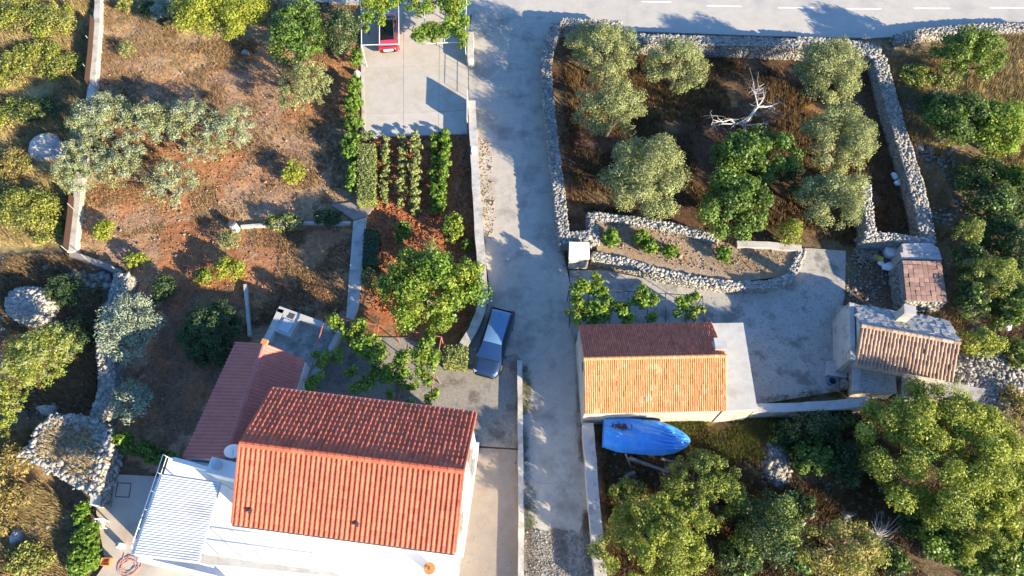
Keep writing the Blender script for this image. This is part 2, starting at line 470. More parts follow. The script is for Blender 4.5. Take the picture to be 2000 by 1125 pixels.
# ================================================================== THE SETTING
# ---- ground: one sheet to the horizon
def build_ground():
    def axis(a, b, step):
        d = list(np.arange(a, b + 1e-6, step))
        lo, hi, k = [], [], step
        x = a
        while x > -2500:
            k *= 1.35
            x -= k
            lo.append(x)
        k, x = step, b
        while x < 2500:
            k *= 1.35
            x += k
            hi.append(x)
        return np.array(lo[::-1] + d + hi)
    xs, ys = axis(-47, 47, 0.22), axis(1, 53, 0.22)
    X, Y = np.meshgrid(xs, ys, indexing='ij')
    x, y = X.ravel(), Y.ravel()
    wx = x + (vnoise(x, y, 0.8, 1) - .5) * 2.0 + (vnoise(x, y, 2.6, 2) - .5) * 0.9
    wy = y + (vnoise(x, y, 0.8, 3) - .5) * 2.0 + (vnoise(x, y, 2.6, 4) - .5) * 0.9
    col = np.empty((len(x), 3))
    col[:] = (0.15, 0.105, 0.06)
    zones = [
        ([(-400, -200), (185, -20), (175, 170), (130, 490), (-200, 480)], (0.30, 0.235, 0.105)),          # dry scrub far left
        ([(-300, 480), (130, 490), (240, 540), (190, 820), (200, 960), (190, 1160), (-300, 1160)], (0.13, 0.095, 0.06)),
        ([(-300, 1000), (130, 1040), (150, 1160), (-300, 1160)], (0.22, 0.17, 0.085)),
        ([(-100, 850), (60, 850), (80, 1000), (-100, 1010)], (0.29, 0.19, 0.09)),
        ([(190, -20), (710, -20), (708, 400), (690, 440), (690, 620), (480, 740), (340, 920), (200, 860), (200, 700), (240, 540), (140, 490), (180, 170)], (0.33, 0.205, 0.125)),  # left garden
        ([(190, -20), (540, 20), (530, 130), (330, 160), (190, 100)], (0.36, 0.235, 0.13)),
        ([(320, 90), (400, 95), (395, 135), (330, 130)], (0.44, 0.27, 0.13)),
        ([(480, 450), (690, 440), (690, 600), (480, 600)], (0.30, 0.145, 0.075)),
        ([(180, 250), (470, 250), (470, 330), (380, 420), (170, 400)], (0.33, 0.155, 0.075)),
        ([(300, 440), (460, 420), (480, 560), (300, 560)], (0.30, 0.13, 0.06)),
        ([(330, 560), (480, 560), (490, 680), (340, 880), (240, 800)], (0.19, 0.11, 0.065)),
        ([(545, 130), (700, 90), (700, 240), (560, 230)], (0.36, 0.17, 0.08)),
        ([(720, 255), (915, 255), (930, 400), (945, 560), (905, 690), (700, 620), (705, 430)], (0.33, 0.125, 0.055)),                 # vegetable garden
        ([(1095, 60), (1710, 110), (1815, 480), (1690, 490), (1575, 480), (1150, 450), (1105, 470)], (0.105, 0.06, 0.036)),             # olive yard, soil colour darkened to stand for tree shade
        ([(1240, 150), (1440, 150), (1440, 200), (1280, 215)], (0.30, 0.17, 0.065)),  # golden grass patch, sunlight painted into its colour
        ([(1530, 190), (1620, 190), (1610, 250), (1540, 240)], (0.27, 0.14, 0.06)),  # second golden patch, brightened in colour as if sunlit
        ([(1540, 430), (1700, 430), (1690, 490), (1560, 480)], (0.20, 0.12, 0.06)),
        ([(1720, 90), (2500, 30), (2500, 1200), (1830, 500), (1790, 340)], (0.20, 0.145, 0.08)),                                       # right slope
        ([(1880, 70), (2500, 20), (2500, 380), (1960, 350), (1900, 200)], (0.42, 0.30, 0.125)),
        ([(1730, 120), (1830, 110), (1830, 230), (1760, 240)], (0.32, 0.22, 0.10)),
        ([(1850, 620), (2300, 600), (2300, 820), (1880, 790)], (0.20, 0.16, 0.13)),
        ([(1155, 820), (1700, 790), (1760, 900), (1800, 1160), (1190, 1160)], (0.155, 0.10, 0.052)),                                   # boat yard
        ([(1320, 825), (1500, 815), (1520, 900), (1380, 900)], (0.27, 0.185, 0.075)),
        ([(1500, 900), (1600, 930), (1640, 1000), (1560, 960)], (0.32, 0.195, 0.085)),
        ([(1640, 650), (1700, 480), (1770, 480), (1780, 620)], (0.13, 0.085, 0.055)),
    ]
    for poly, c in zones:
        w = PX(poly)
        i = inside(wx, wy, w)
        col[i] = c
    red = np.clip((vnoise(x, y, 0.9, 9) - .66) * 4, 0, 1)[:, None]                # bare red earth showing through
    g = inside(x, y, PX([(140, -20), (945, -20), (945, 690), (480, 740), (340, 920), (140, 490)]))[:, None]
    col = col * (1 - red * g * .5) + np.array((0.38, 0.15, 0.06)) * red * g * .5
    gold = np.clip((vnoise(x, y, 0.55, 12) - .6) * 4, 0, 1)[:, None] * .3
    col = col * (1 - gold) + np.array((0.34, 0.25, 0.12)) * gold
    z = -0.02 - 0.10 * vnoise(x, y, 0.6, 5) - 0.05 * vnoise(x, y, 2.2, 6)
    nx, ny = len(xs), len(ys)
    idx = np.arange(nx * ny).reshape(nx, ny)
    F = np.stack([idx[:-1, :-1], idx[1:, :-1], idx[1:, 1:], idx[:-1, 1:]], -1).reshape(-1, 4)
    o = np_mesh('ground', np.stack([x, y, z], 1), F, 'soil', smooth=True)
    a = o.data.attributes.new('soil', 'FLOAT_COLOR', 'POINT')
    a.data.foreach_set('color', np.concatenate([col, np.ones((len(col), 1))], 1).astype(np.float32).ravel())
    return structure(o, 'bare and dry earth all round the houses')


build_ground()


def sheet(name, px, z1, m, label=None, z0=-0.25, parent=None):
    mb = MB()
    mb.prism(PX(px, z1), z0, z1)
    o = mb.build(name, m, parent)
    if parent is None:
        structure(o, label)
    return o


# ---- main road along the top of the picture
south_edge = PX([(-900, -75), (-200, -40), (300, -12), (640, 4), (925, 28), (1090, 44), (1212, 60), (1500, 70), (1700, 74), (1860, 66), (2000, 56), (2300, 40), (3000, 10)], 0.02)
road_poly = [p for p in south_edge] + [p + np.array([0.3, 6.4, 0]) for p in south_edge[::-1]]
mb = MB()
mb.prism(road_poly, -0.25, 0.02)
road = structure(mb.build('road', 'asphalt'), 'pale asphalt road running along the top of the picture')
for x0, x1, y in ((985, 1048, -14), (1120, 1182, -5), (1253, 1311, 3), (1380, 1449, 11), (1520, 1589, 15), (1653, 1722, 17), (1785, 1856, 16), (1933, 2004, 15), (2085, 2160, 12)):
    a, b = P(x0, y, 0.024), P(x1, y + (x1 - x0) * (0.02 if x0 < 1500 else 0.003), 0.024)
    mb = MB()
    mb.prism([a + [0, -.06, 0], b + [0, -.06, 0], b + [0, .06, 0], a + [0, .06, 0]], 0.0205, 0.0245)
    mb.build('lane_marking', 'paint_white', road)
# ---- the lane
sheet('lane', [(922, 20), (1092, 36), (1066, 100), (1072, 240), (1086, 380), (1098, 480), (1108, 530), (1114, 560), (1122, 640), (1136, 815), (1158, 1040), (1172, 1160),
               (1019, 1160), (1019, 705), (1008, 690), (900, 716), (905, 688), (930, 650), (952, 600), (956, 560), (945, 480), (934, 330), (926, 205), (915, 195), (915, 90)],
      0.028, 'lane_concrete', 'concrete lane running down the middle between walls')
sheet('gravel_track', [(1024, 1038), (1030, 1024), (1038, 1032), (1047, 1046), (1056, 1040), (1066, 1050), (1076, 1036), (1084, 1028), (1094, 1034), (1104, 1030), (1112, 1042), (1121, 1052), (1130, 1046), (1138, 1020), (1146, 1000), (1153, 1004), (1158, 1040), (1171, 1160), (1022, 1160)], 0.034, 'gravel', 'rough gravel end of the lane', z0=0.0)
# ---- parking slab, poured in bays
pk = root('parking_slab', P(810, 170), 'pale concrete parking slab beside the red car', 'paving')
del pk['category']
structure(pk)


def bilerp(c, u, v):
    a, b, d, e = c                     # NW NE SE SW
    return (1 - v) * ((1 - u) * a + u * b) + v * ((1 - u) * e + u * d)


pc = [np.array(q, float) for q in ((706, -12), (920, -14), (913, 256), (710, 264))]
for u0, u1 in ((0, .385), (.385, .72), (.72, 1)):
    for v0, v1 in ((0, .52), (.52, .85), (.85, 1)):
        e, g = 0.0012, 0.0012
        mb = MB()
        mb.prism([P(*bilerp(pc, u, v), 0.03) for u, v in ((u0 + e, v0 + g), (u1 - e, v0 + g), (u1 - e, v1 - g), (u0 + e, v1 - g))], -.2, 0.03)
        mb.build('slab', 'slab_concrete', pk)
mb = MB()
mb.prism(PX([(703, -12), (709, -12), (713, 268), (707, 268)], .06), -.2, .06)
mb.build('kerb', 'wall_concrete', pk)
mb = MB()
mb.prism(PX([(713, 262), (913, 255), (913, 261), (713, 268)], .04), -.2, .04)
mb.build('kerb', 'wall_concrete', pk)
# ---- driveway by the big house, yards
sheet('driveway', [(600, 700), (640, 660), (790, 660), (905, 700), (930, 685), (1016, 685), (1014, 876), (930, 870), (900, 905), (780, 905), (560, 860)], 0.024, 'drive_pebble', 'dark pebbly driveway beside the house and blue car')
sheet('concrete_drive', [(905, 873), (1014, 879), (1012, 1160), (830, 1160)], 0.032, 'drive_concrete', 'smooth pale concrete drive between the house and the thin wall')
sheet('yard', [(1112, 528), (1180, 528), (1340, 560), (1440, 572), (1535, 560), (1572, 484), (1652, 490), (1650, 585), (1640, 605), (1660, 640), (1660, 760), (1480, 790), (1440, 700), (1120, 660)],
      0.02, 'yard_concrete', 'stained concrete yard beside the orange roofed house')
sheet('courtyard', [(196, 925), (300, 930), (420, 950), (520, 1000), (520, 1180), (150, 1180), (206, 1100), (186, 990)], 0.022, 'court_concrete', 'concrete courtyard below the white terrace')
mb = MB()
q = PX([(231, 944), (255, 945), (251, 970), (226, 969)], .03)
mb.prism(q, .0, .029)
tag(mb.build('manhole_cover', 'court_concrete'), 'square flush cover in the shaded courtyard floor', 'manhole')
q = PX([(229, 942), (257, 943), (253, 972), (224, 971)], .03)
mb = MB()
mb.prism(q, 0, .0265)
mb.build('frame', 'metal_dark', bpy.data.objects['manhole_cover'])
# garden path
sheet('garden_path', [(690, 432), (716, 424), (700, 600), (690, 625), (676, 620)], 0.10, 'wall_concrete', 'grey concrete garden path beside the vegetable plot')
sheet('garden_landing', [(646, 400), (692, 394), (736, 398), (716, 422), (691, 430)], 0.06, 'drive_concrete', 'pinkish concrete landing at the head of the garden path')


# ================================================================== WALLS AND STONES
_cube = np.array([(-1, -1, -1), (1, -1, -1), (1, 1, -1), (-1, 1, -1), (-1, -1, 1), (1, -1, 1), (1, 1, 1), (-1, 1, 1)], float) * .5
_cubeF = np.array([(3, 2, 1, 0), (4, 5, 6, 7), (0, 1, 5, 4), (1, 2, 6, 5), (2, 3, 7, 6), (3, 0, 4, 7)])


def stones_mesh(name, C, S, A, m, parent, r, tilt=0.25, tint=None):
    """many rough stones: centres C, sizes S, turn A"""
    C, S, A = np.asarray(C), np.asarray(S), np.asarray(A)
    n = len(C)
    V = np.repeat(_cube[None], n, 0) * (1 + r.uniform(-.28, .22, (n, 8, 1))) + r.uniform(-.10, .10, (n, 8, 3))
    V = V * S[:, None, :]
    e1, e2 = r.normal(0, tilt, n), r.normal(0, tilt, n)
    x, y, z = V[..., 0].copy(), V[..., 1].copy(), V[..., 2].copy()
    y, z = y * np.cos(e1)[:, None] - z * np.sin(e1)[:, None], y * np.sin(e1)[:, None] + z * np.cos(e1)[:, None]
    x, z = x * np.cos(e2)[:, None] + z * np.sin(e2)[:, None], -x * np.sin(e2)[:, None] + z * np.cos(e2)[:, None]
    c, s_ = np.cos(A)[:, None], np.sin(A)[:, None]
    V = np.stack([x * c - y * s_, x * s_ + y * c, z], -1) + C[:, None, :]
    F = (_cubeF[None] + (np.arange(n) * 8)[:, None, None]).reshape(-1, 4)
    t = np.repeat(r.random(n) if tint is None else tint, 6)
    return stuff(np_mesh(name, V.reshape(-1, 3), F, m, parent, t))


def densify(pts, step):
    out = []
    for a, b in zip(pts[:-1], pts[1:]):
        n = max(1, int(np.linalg.norm(b - a) / step))
        out += [a + (b - a) * k / n for k in range(n)]
    return out + [pts[-1]]


def frame_of(pts):
    T = []
    for i in range(len(pts)):
        d = (pts[min(i + 1, len(pts) - 1)] - pts[max(i - 1, 0)])[:2]
        T.append(d / (np.linalg.norm(d) + 1e-9))
    return T


def stone_wall(label, px, h, w, stone=0.14, m='stone', name='dry_stone_wall', seed=1, z0=-0.12, hs=None, group='dry stone walls'):
    r = np.random.default_rng(seed)
    hs = hs or [h] * len(px)
    pts = [P(x, y, k) for (x, y), k in zip(px, hs)]
    o = root(name, (pts[0][0], pts[0][1], 0), label, 'wall', group)
    pts = densify(pts, stone)
    T = frame_of(pts)
    core = MB()
    ring = []
    for p, t in zip(pts, T):
        n = np.array([-t[1], t[0]])
        a, b = p[:2] + n * w * .40, p[:2] - n * w * .40
        a2, b2 = p[:2] + n * w * .46, p[:2] - n * w * .46
        ring.append([(*b2, z0), (*a2, z0), (*a, p[2] - .055), (*b, p[2] - .055)])
    V = [v for q in ring for v in q]
    F = [(4 * i + k, 4 * i + (k + 1) % 4, 4 * i + 4 + (k + 1) % 4, 4 * i + 4 + k) for i in range(len(ring) - 1) for k in range(4)]
    F += [(3, 2, 1, 0), tuple(4 * (len(ring) - 1) + k for k in range(4))]
    core.add(V, F)
    core.build('core', 'stone_core', o)
    C, S, A = [], [], []
    for p, t in zip(pts, T):
        n = np.array([-t[1], t[0]])
        ang = math.atan2(t[1], t[0])
        k = max(2, int(round(w / (stone * .95))))
        for j in range(k):
            u = ((j + .5) / k - .5) * w + r.normal(0, .03)
            q = p[:2] + n * u + t * r.normal(0, stone * .25)
            C.append((*q, p[2] - .05 + r.normal(0, .014)))
            S.append((stone * r.uniform(.8, 2.2), w / k * r.uniform(.9, 1.6), .11 * r.uniform(.7, 1.3)))
            A.append(ang + r.normal(0, .3))
        rows = max(1, int(p[2] / (stone * .72)))
        for sd in (-1, 1):
            for j in range(rows):
                q = p[:2] + n * sd * w * (.46 - .04 * j / rows) + t * r.normal(0, stone * .25)
                C.append((*q, z0 + .12 + j * (p[2] - .1) / rows + r.normal(0, .02)))
                S.append((stone * r.uniform(.8, 1.7), .16, (p[2] + .1) / rows * r.uniform(.75, 1.1)))
                A.append(ang + r.normal(0, .12))
    stones_mesh('stones', C, S, A, m, o, r, .07)
    return o


def mortar_wall(label, px, h, w, m='wall_concrete', name='garden_wall', z0=-0.2, cap=None, group=None, jitter=0.012, step=0.7):
    pts = [P(x, y, h) for x, y in px]
    base = pts[0]
    pts = densify(pts, step)
    T = frame_of(pts)
    r = np.random.default_rng(int(abs(base[0] * 100)))

    def strip(width, za, zb, nm, mm, parent):
        V = []
        for p, t in zip(pts, T):
            n = np.array([-t[1], t[0]])
            ja, jb, jz = r.normal(0, jitter, 3)
            a, b = p[:2] + n * (width / 2 + ja), p[:2] - n * (width / 2 + jb)
            V += [(*b, za), (*a, za), (*a, zb + jz * .5), (*b, zb + jz * .5)]
        k = len(pts)
        F = [(4 * i + q, 4 * i + (q + 1) % 4, 4 * i + 4 + (q + 1) % 4, 4 * i + 4 + q) for i in range(k - 1) for q in range(4)]
        F += [(3, 2, 1, 0), tuple(4 * (k - 1) + q for q in range(4))]
        mb = MB()
        mb.add(V, F)
        return mb.build(nm, mm, parent)
    if cap:
        o = root(name, (base[0], base[1], 0), label, 'wall', group)
        strip(w, z0, h - .06, 'wall_body', m, o)
        strip(w + .06, h - .058, h, 'coping', cap, o)
    else:
        o = tag(strip(w, z0, h, name, m, None), label, 'wall', group)
    return o


def stone_heap(label, x, y, rx, ry, h, n, seed, rot=0.0, stone=0.3, m='stone', zc=None, name='stone_heap', cat='stone heap'):
    r = np.random.default_rng(seed)
    zc = h * .6 if zc is None else zc
    c = P(x, y, zc)
    o = root(name, (c[0], c[1], 0), label, cat)
    mb = MB()
    N, K = 22, 6
    V, F = [], []
    cr, sr = math.cos(rot), math.sin(rot)

    def at(a, t):
        u, v = rx * t * math.cos(a), ry * t * math.sin(a)
        return c[0] + u * cr - v * sr, c[1] + u * sr + v * cr
    for k in range(K + 1):
        t = k / K
        for i in range(N):
            a = 2 * math.pi * i / N
            V.append((*at(a, t), -.12 + (h - .02) * math.sqrt(max(0, 1 - t ** 3.2))))
    F = [(k * N + i, (k + 1) * N + i, (k + 1) * N + (i + 1) % N, k * N + (i + 1) % N) for k in range(K) for i in range(N)]
    mb.add(V, F)
    mb.build('core', 'stone_core', o)
    C, S, A = [], [], []
    for i in range(n):
        t, a = math.sqrt(r.random()) * 1.04, r.random() * 6.283
        C.append((*at(a, t), max(-.05, -.1 + h * math.sqrt(max(0, 1 - min(t, 1) ** 3.2))) + r.normal(0, .04)))
        k = stone * r.uniform(.5, 1.3)
        S.append((k * r.uniform(.8, 1.4), k, k * r.uniform(.4, .8)))
        A.append(r.random() * 6.28)
    stones_mesh('stones', C, S, A, m, o, r, .35)
    return o


def build_mound():
    r = np.random.default_rng(22)
    Z = 1.4
    q = PX([(44, 886), (66, 850), (92, 813), (150, 812), (196, 822), (214, 850), (207, 900), (188, 962), (150, 948), (98, 918)], Z)
    o = root('stone_mound', (q[0][0], q[0][1], 0), 'large flat topped stone mound with dry weeds beside the courtyard', 'stone mound')
    c = sum(q) / len(q)
    mb = MB()
    n = len(q)
    V = [np.array([*(c + (p - c) * 1.02)[:2], -.12]) for p in q] + [np.array([*(c + (p - c) * .97)[:2], Z - .06]) for p in q] + [c + [0, 0, .05 - .0]]
    mb.add(V, [(i, (i + 1) % n, n + (i + 1) % n, n + i) for i in range(n)] + [(n + i, n + (i + 1) % n, 2 * n) for i in range(n)])
    mb.build('core', 'bed_soil', o)
    C, S, A = [], [], []
    for i in range(n):
        a, b = q[i], q[(i + 1) % n]
        L_ = np.linalg.norm(b - a)
        for k in range(int(L_ / .17)):
            for row in range(9):
                p = a + (b - a) * (k + r.random()) / (L_ / .17)
                if row < 6:
                    p = c + (p - c) * (1.02 - .05 * row / 6)
                    z = -.02 + row * .24 + r.normal(0, .04)
                else:
                    p = c + (p - c) * (1.0 - abs(r.normal(0, .16)))
                    z = Z - .01 + r.normal(0, .04)
                g = .21 * r.uniform(.5, 1.5)
                C.append((p[0], p[1], z)); S.append((g * r.uniform(.8, 1.5), g, g * r.uniform(.4, .8))); A.append(r.random() * 6.28)
    for k in range(420):
        a = r.random() * 6.28
        p = c + (q[r.integers(n)] - c) * math.sqrt(r.random()) + r.normal(0, .2, 3)
        g = .16 * r.uniform(.4, 1.3)
        C.append((p[0], p[1], Z + .02)); S.append((g * 1.2, g, g * .6)); A.append(a)
    stones_mesh('stones', C, S, A, 'stone_pale', o, r, .3)
    k = 2200
    p = np.array([c + (q[i] - c) * t for i, t in zip(r.integers(0, n, k), np.sqrt(r.random(k)) * .72)]) + r.normal(0, .25, (k, 3)) * [1, 1, 0]
    a = r.random(k) * 6.28
    h = r.uniform(.1, .4, k)
    d = np.stack([np.cos(a), np.sin(a), np.zeros(k)], 1)
    sd = np.stack([-d[:, 1], d[:, 0], d[:, 2]], 1) * .02
    tip = p + d * (h * .6)[:, None] + np.stack([h * 0, h * 0, h], 1)
    V = np.stack([p + sd, p - sd, tip], 1).reshape(-1, 3)
    stuff(np_mesh('dry_weeds', V, np.arange(3 * k).reshape(k, 3), 'grass_dry', o, r.random(k)))


# lane walls
stone_wall('grey dry stone wall along the right side of the lane by the olive yard', [(1086, 48), (1073, 80), (1066, 120), (1071, 190), (1080, 280), (1090, 360), (1098, 430), (1104, 474)], 1.2, 0.78, seed=2)
stone_wall('short stone wall linking the lane wall to the white cabinet', [(1112, 462), (1150, 459)], 1.15, 0.7, seed=3)
mortar_wall('smooth pale wall along the left side of the lane, curving in by the blue car',
            [(921, 196), (924, 260), (928, 330), (932, 400), (937, 470), (942, 530), (944, 575), (938, 610), (922, 646), (903, 676)], 0.95, 0.52, cap='wall_concrete')
mortar_wall('short pale wall stub beside the parking slab under the vine', [(919, 62), (919, 114)], 0.95, 0.5)
mortar_wall('thin grey kerb wall between the concrete drive and the lane', [(1015, 704), (1016, 800), (1017, 900), (1018, 1010), (1017, 1160)], 0.55, 0.26, cap='wall_concrete')
mortar_wall('flat topped concrete wall beside the boat yard and the lane', [(1148, 826), (1154, 900), (1160, 980), (1167, 1050), (1177, 1160)], 1.0, 0.62, cap='wall_concrete')
mortar_wall('long low plastered wall running right from the orange roofed house', [(1470, 797), (1560, 795), (1640, 790), (1697, 784)], 1.4, 0.5, 'old_plaster', cap='cement')
# road side walls
stone_wall('pale stone wall at the corner of the road and the lane', [(1096, 40), (1150, 42), (1212, 46)], 1.35, 0.62, m='stone_pale', seed=5)
stone_wall('long shaded stone wall between the road and the olive yard', [(1214, 72), (1300, 76), (1400, 79), (1500, 82), (1560, 84)], 1.3, 0.95, seed=6)
stone_wall('broad tumbled stone bank between the road and the corner olive', [(1560, 84), (1630, 88), (1700, 96), (1712, 104)], 1.1, 1.5, seed=7, stone=.17)
stone_wall('low stone wall edging the road at the dry grass slope', [(1752, 74), (1800, 62), (1860, 56), (1930, 52), (2010, 50)], 0.7, 0.8, seed=8)
# wall down the right side of the olive yard
stone_wall('long dry stone wall down the right side of the olive yard', [(1716, 108), (1728, 150), (1744, 210), (1765, 280), (1785, 345), (1800, 400), (1814, 470)], 1.05, 1.05, seed=9, stone=.15)
stone_wall('ruined pale stone wall standing upright beside the right-hand olives', [(1692, 360), (1697, 410), (1704, 462)], 1.4, 0.6, m='stone_pale', seed=10)
stone_wall('ruined stone wall running across above the brick roofed hut', [(1690, 458), (1740, 462), (1790, 470), (1822, 474)], 1.4, 0.6, m='stone_pale', seed=11)
# raised bed walls
stone_wall('back wall of the raised stone bed under the fig trees', [(1160, 420), (1240, 430), (1320, 443), (1400, 466)], 1.0, 0.55, m='stone_pale', seed=12)
stone_wall('short stone wall at the left end of the raised bed', [(1155, 418), (1160, 445), (1162, 474)], 1.05, 0.6, seed=13)
stone_wall('curved front wall of the raised bed facing the yard', [(1160, 498), (1220, 510), (1290, 532), (1370, 548), (1440, 556), (1500, 555), (1538, 544), (1556, 518), (1566, 486)], 0.8, 0.55, m='stone_pale', seed=14)
mortar_wall('rendered end wall of the raised bed by the yellow bush', [(1440, 476), (1500, 478), (1566, 484)], 0.85, 0.5, 'wall_concrete')
bed = MB()
bed.prism(PX([(1166, 430), (1240, 438), (1330, 452), (1440, 480), (1560, 488), (1548, 520), (1530, 540), (1440, 550), (1300, 528), (1166, 494)], 0.62), -.1, .62)
tag(bed.build('planting_bed', 'bed_soil'), 'raised bed of stony dry soil with young shrubs', 'planting bed')
r = np.random.default_rng(40)
# left side
stone_wall('broad curved dry stone wall at the left beside the silvery olive', [(238, 536), (226, 580), (212, 630), (204, 680), (208, 730), (206, 770), (190, 815)], 1.1, 1.0, seed=15, stone=.145)
mortar_wall('narrow pale boundary wall between the scrub and the left garden', [(191, -30), (189, 40), (184, 110), (178, 168), (166, 250), (156, 330), (148, 400), (139, 492)], 0.6, 0.42, 'wall_concrete', cap='wall_concrete')
mortar_wall('low wall stepping down from the boundary corner to the stone wall', [(137, 494), (170, 506), (205, 518), (236, 532)], 0.5, 0.35, 'drive_concrete')
stone_heap('oval heap of pale stones at the left edge', 55, 592, 1.75, 1.25, 1.3, 1700, 21, rot=-.35, m='stone_pale', stone=.19)
build_mound()
stone_heap('spread of grey rubble beside the long tiled shed', 1945, 740, 3.1, 1.9, .35, 2000, 23, stone=.2)
stone_heap('spill of small grey stones in the boat yard', 1516, 902, .85, 1.5, .3, 420, 24, stone=.2)
stone_heap('few shaded stones beside the low stepped wall', 175, 545, 1.7, .7, .15, 60, 25, stone=.3, rot=-.3)


def boulder(label, x, y, rx, ry, h, seed, m='slab_stone', rot=0):
    r = np.random.default_rng(seed)
    c = P(x, y, h * .5)
    N, K = 14, 5
    V, F = [], []
    for k in range(K + 1):
        t = (k / K)
        zz = -.15 + (h + .15) * (1 - t ** 2.4)
        for i in range(N):
            a = 2 * math.pi * i / N + rot
            q = t * (1 + .16 * math.sin(3 * a + seed) + .09 * math.sin(5 * a + 2 * seed)) + (r.normal(0, .02) if k else 0)
            V.append((c[0] + rx * q * math.cos(a), c[1] + ry * q * math.sin(a), zz + r.normal(0, .03) * h))
    F = [(k * N + i, (k + 1) * N + i, (k + 1) * N + (i + 1) % N, k * N + (i + 1) % N) for k in range(K) for i in range(N)]
    mb = MB()
    mb.add(V, F)
    return tag(mb.build('boulder', m), label, 'boulder')


boulder('large grey boulder half hidden under the left olives', 86, 281, 1.55, 1.25, 1.3, 3)
boulder('small white stone lying in the garden near the yellow tree', 478, 100, .35, .28, .3, 4, 'stone_pale')
boulder('white stone between hedge plants at the parking edge', 697, 142, .35, .3, .5, 5, 'stone_pale')
boulder('grey slab stone lying above the large stone mound', 88, 797, .75, .35, .4, 6)
boulder('pale rock in the dark scrub at the lower left corner', 30, 1048, .5, .6, .5, 8)
boulder('small round pale rock in the shaded lower left scrub', 95, 1030, .22, .24, .35, 9, 'stone_pale')
for i, (x, y, k) in enumerate(((1560, 880, .3), (1585, 1005, .35), (1568, 1022, .3))):
    boulder(['small pale stone beside the boat yard shrub', 'pale stone on the bare strip left of the big tree', 'lower pale stone left of the big tree'][i], x, y, k, k * .8, .3, 30 + i, 'stone_pale')
# low garden kerbs in the left garden
mortar_wall('thin low kerb along the top of the lower garden bed', [(470, 441), (520, 438), (590, 434), (684, 434)], .22, .18, name='garden_kerb')
mortar_wall('thin low kerb down the side of the lower garden bed', [(478, 555), (482, 600), (487, 655)], .25, .2, name='garden_kerb')
# fence on the boundary wall
fr = root('boundary_fence', P(150, 400), 'brown mesh fence with thin posts on the left boundary wall', 'fence')
top = PX([(189, 40), (184, 110), (178, 168)], .6), PX([(150, 385), (146, 430), (139, 488)], .6)
for seg in top:
    for a, b in zip(seg[:-1], seg[1:]):
        d = (b - a)[:2] / np.linalg.norm((b - a)[:2])
        n = np.array([-d[1], d[0]])
        if n[0] > 0:
            n = -n
        a2, b2 = a[:2] + n * .17, b[:2] + n * .17
        mb = MB()
        mb.prism([a2, b2, b2 + n * .03, a2 + n * .03], .55, 1.25)
        mb.build('mesh_panel', 'brown_mesh', fr)
for x, y in ((181, 85), (176, 140), (148, 410), (136, 492)):
    p = P(x, y, .6)
    mb = MB()
    mb.tube([p + [-.1, 0, -.1], p + [-.12, 0, .85]], .03, 6)
    mb.build('post', 'stone_pale', fr)
for x, y in ((172, 506), (232, 530)):
    p = P(x, y, .5)
    mb = MB()
    mb.tube([p + [-.1, 0, -.1], p + [-.12, 0, .7]], .03, 6)
    mb.build('post', 'stone_pale', fr)


# ================================================================== BUILDINGS
from mathutils import Matrix, Vector


def gable(c, th, L, W, zE, zR):
    """frame of a gabled roof: u along the ridge, v up the picture"""
    u = np.array([math.cos(th), math.sin(th), 0])
    v = np.array([-u[1], u[0], 0])
    c = np.array([c[0], c[1], 0.0])

    def Q(a, b, z):
        return c + u * a + v * b + np.array([0, 0, z])
    return u, v, Q


def gable_walls(mb, Q, L, W, zE, zR, inset=0.25, ends=0.12):
    a, b = L / 2 - ends, W / 2 - inset
    k = zE - .06 + (zR - zE) * (inset / (W / 2))
    V = [Q(-a, -b, -.1), Q(a, -b, -.1), Q(a, b, -.1), Q(-a, b, -.1), Q(-a, -b, k), Q(a, -b, k), Q(a, b, k), Q(-a, b, k), Q(-a, 0, zR - .07), Q(a, 0, zR - .07)]
    F = [(0, 1, 5, 4), (2, 3, 7, 6), (1, 2, 6, 9, 5), (3, 0, 4, 8, 7), (3, 2, 1, 0), (4, 5, 9, 8), (6, 7, 8, 9)]
    mb.add(V, F)


def tile_profile(w, kind):
    if kind == 'roman':      # flat pan with one roll
        return [(-.5 * w, .0), (-.18 * w, .0), (-.10 * w, .03), (.04 * w, .075), (.20 * w, .085), (.36 * w, .06), (.47 * w, .015), (.52 * w, .0)]
    return [(-.5 * w, .0), (-.40 * w, .055), (-.2 * w, .095), (0, .11), (.2 * w, .095), (.40 * w, .055), (.5 * w, .0)]


def tile_geom(w, l, kind, k=.8, lift=.03):
    pr = tile_profile(w, kind)
    n = len(pr)
    V = [(x, -l * .54, z * k + lift) for x, z in pr] + [(x, l * .54, z * k * .92) for x, z in pr] + [(x, -l * .54, z * k + lift - .03) for x, z in pr]
    F = [(i, i + 1, n + i + 1, n + i) for i in range(n - 1)] + [(2 * n + i, 2 * n + i + 1, i + 1, i) for i in range(n - 1)]
    return V, F


def slope_frame(e0, e1, r0):
    """eave corner e0, eave corner e1 (seen from below the eave, left to right), ridge corner over e0"""
    x = (e1 - e0) / np.linalg.norm(e1 - e0)
    y = r0 - e0
    y = y - x * (y @ x)
    ly = np.linalg.norm(y)
    y = y / ly
    z = np.cross(x, y)
    return x, y, z, np.linalg.norm(e1 - e0), ly


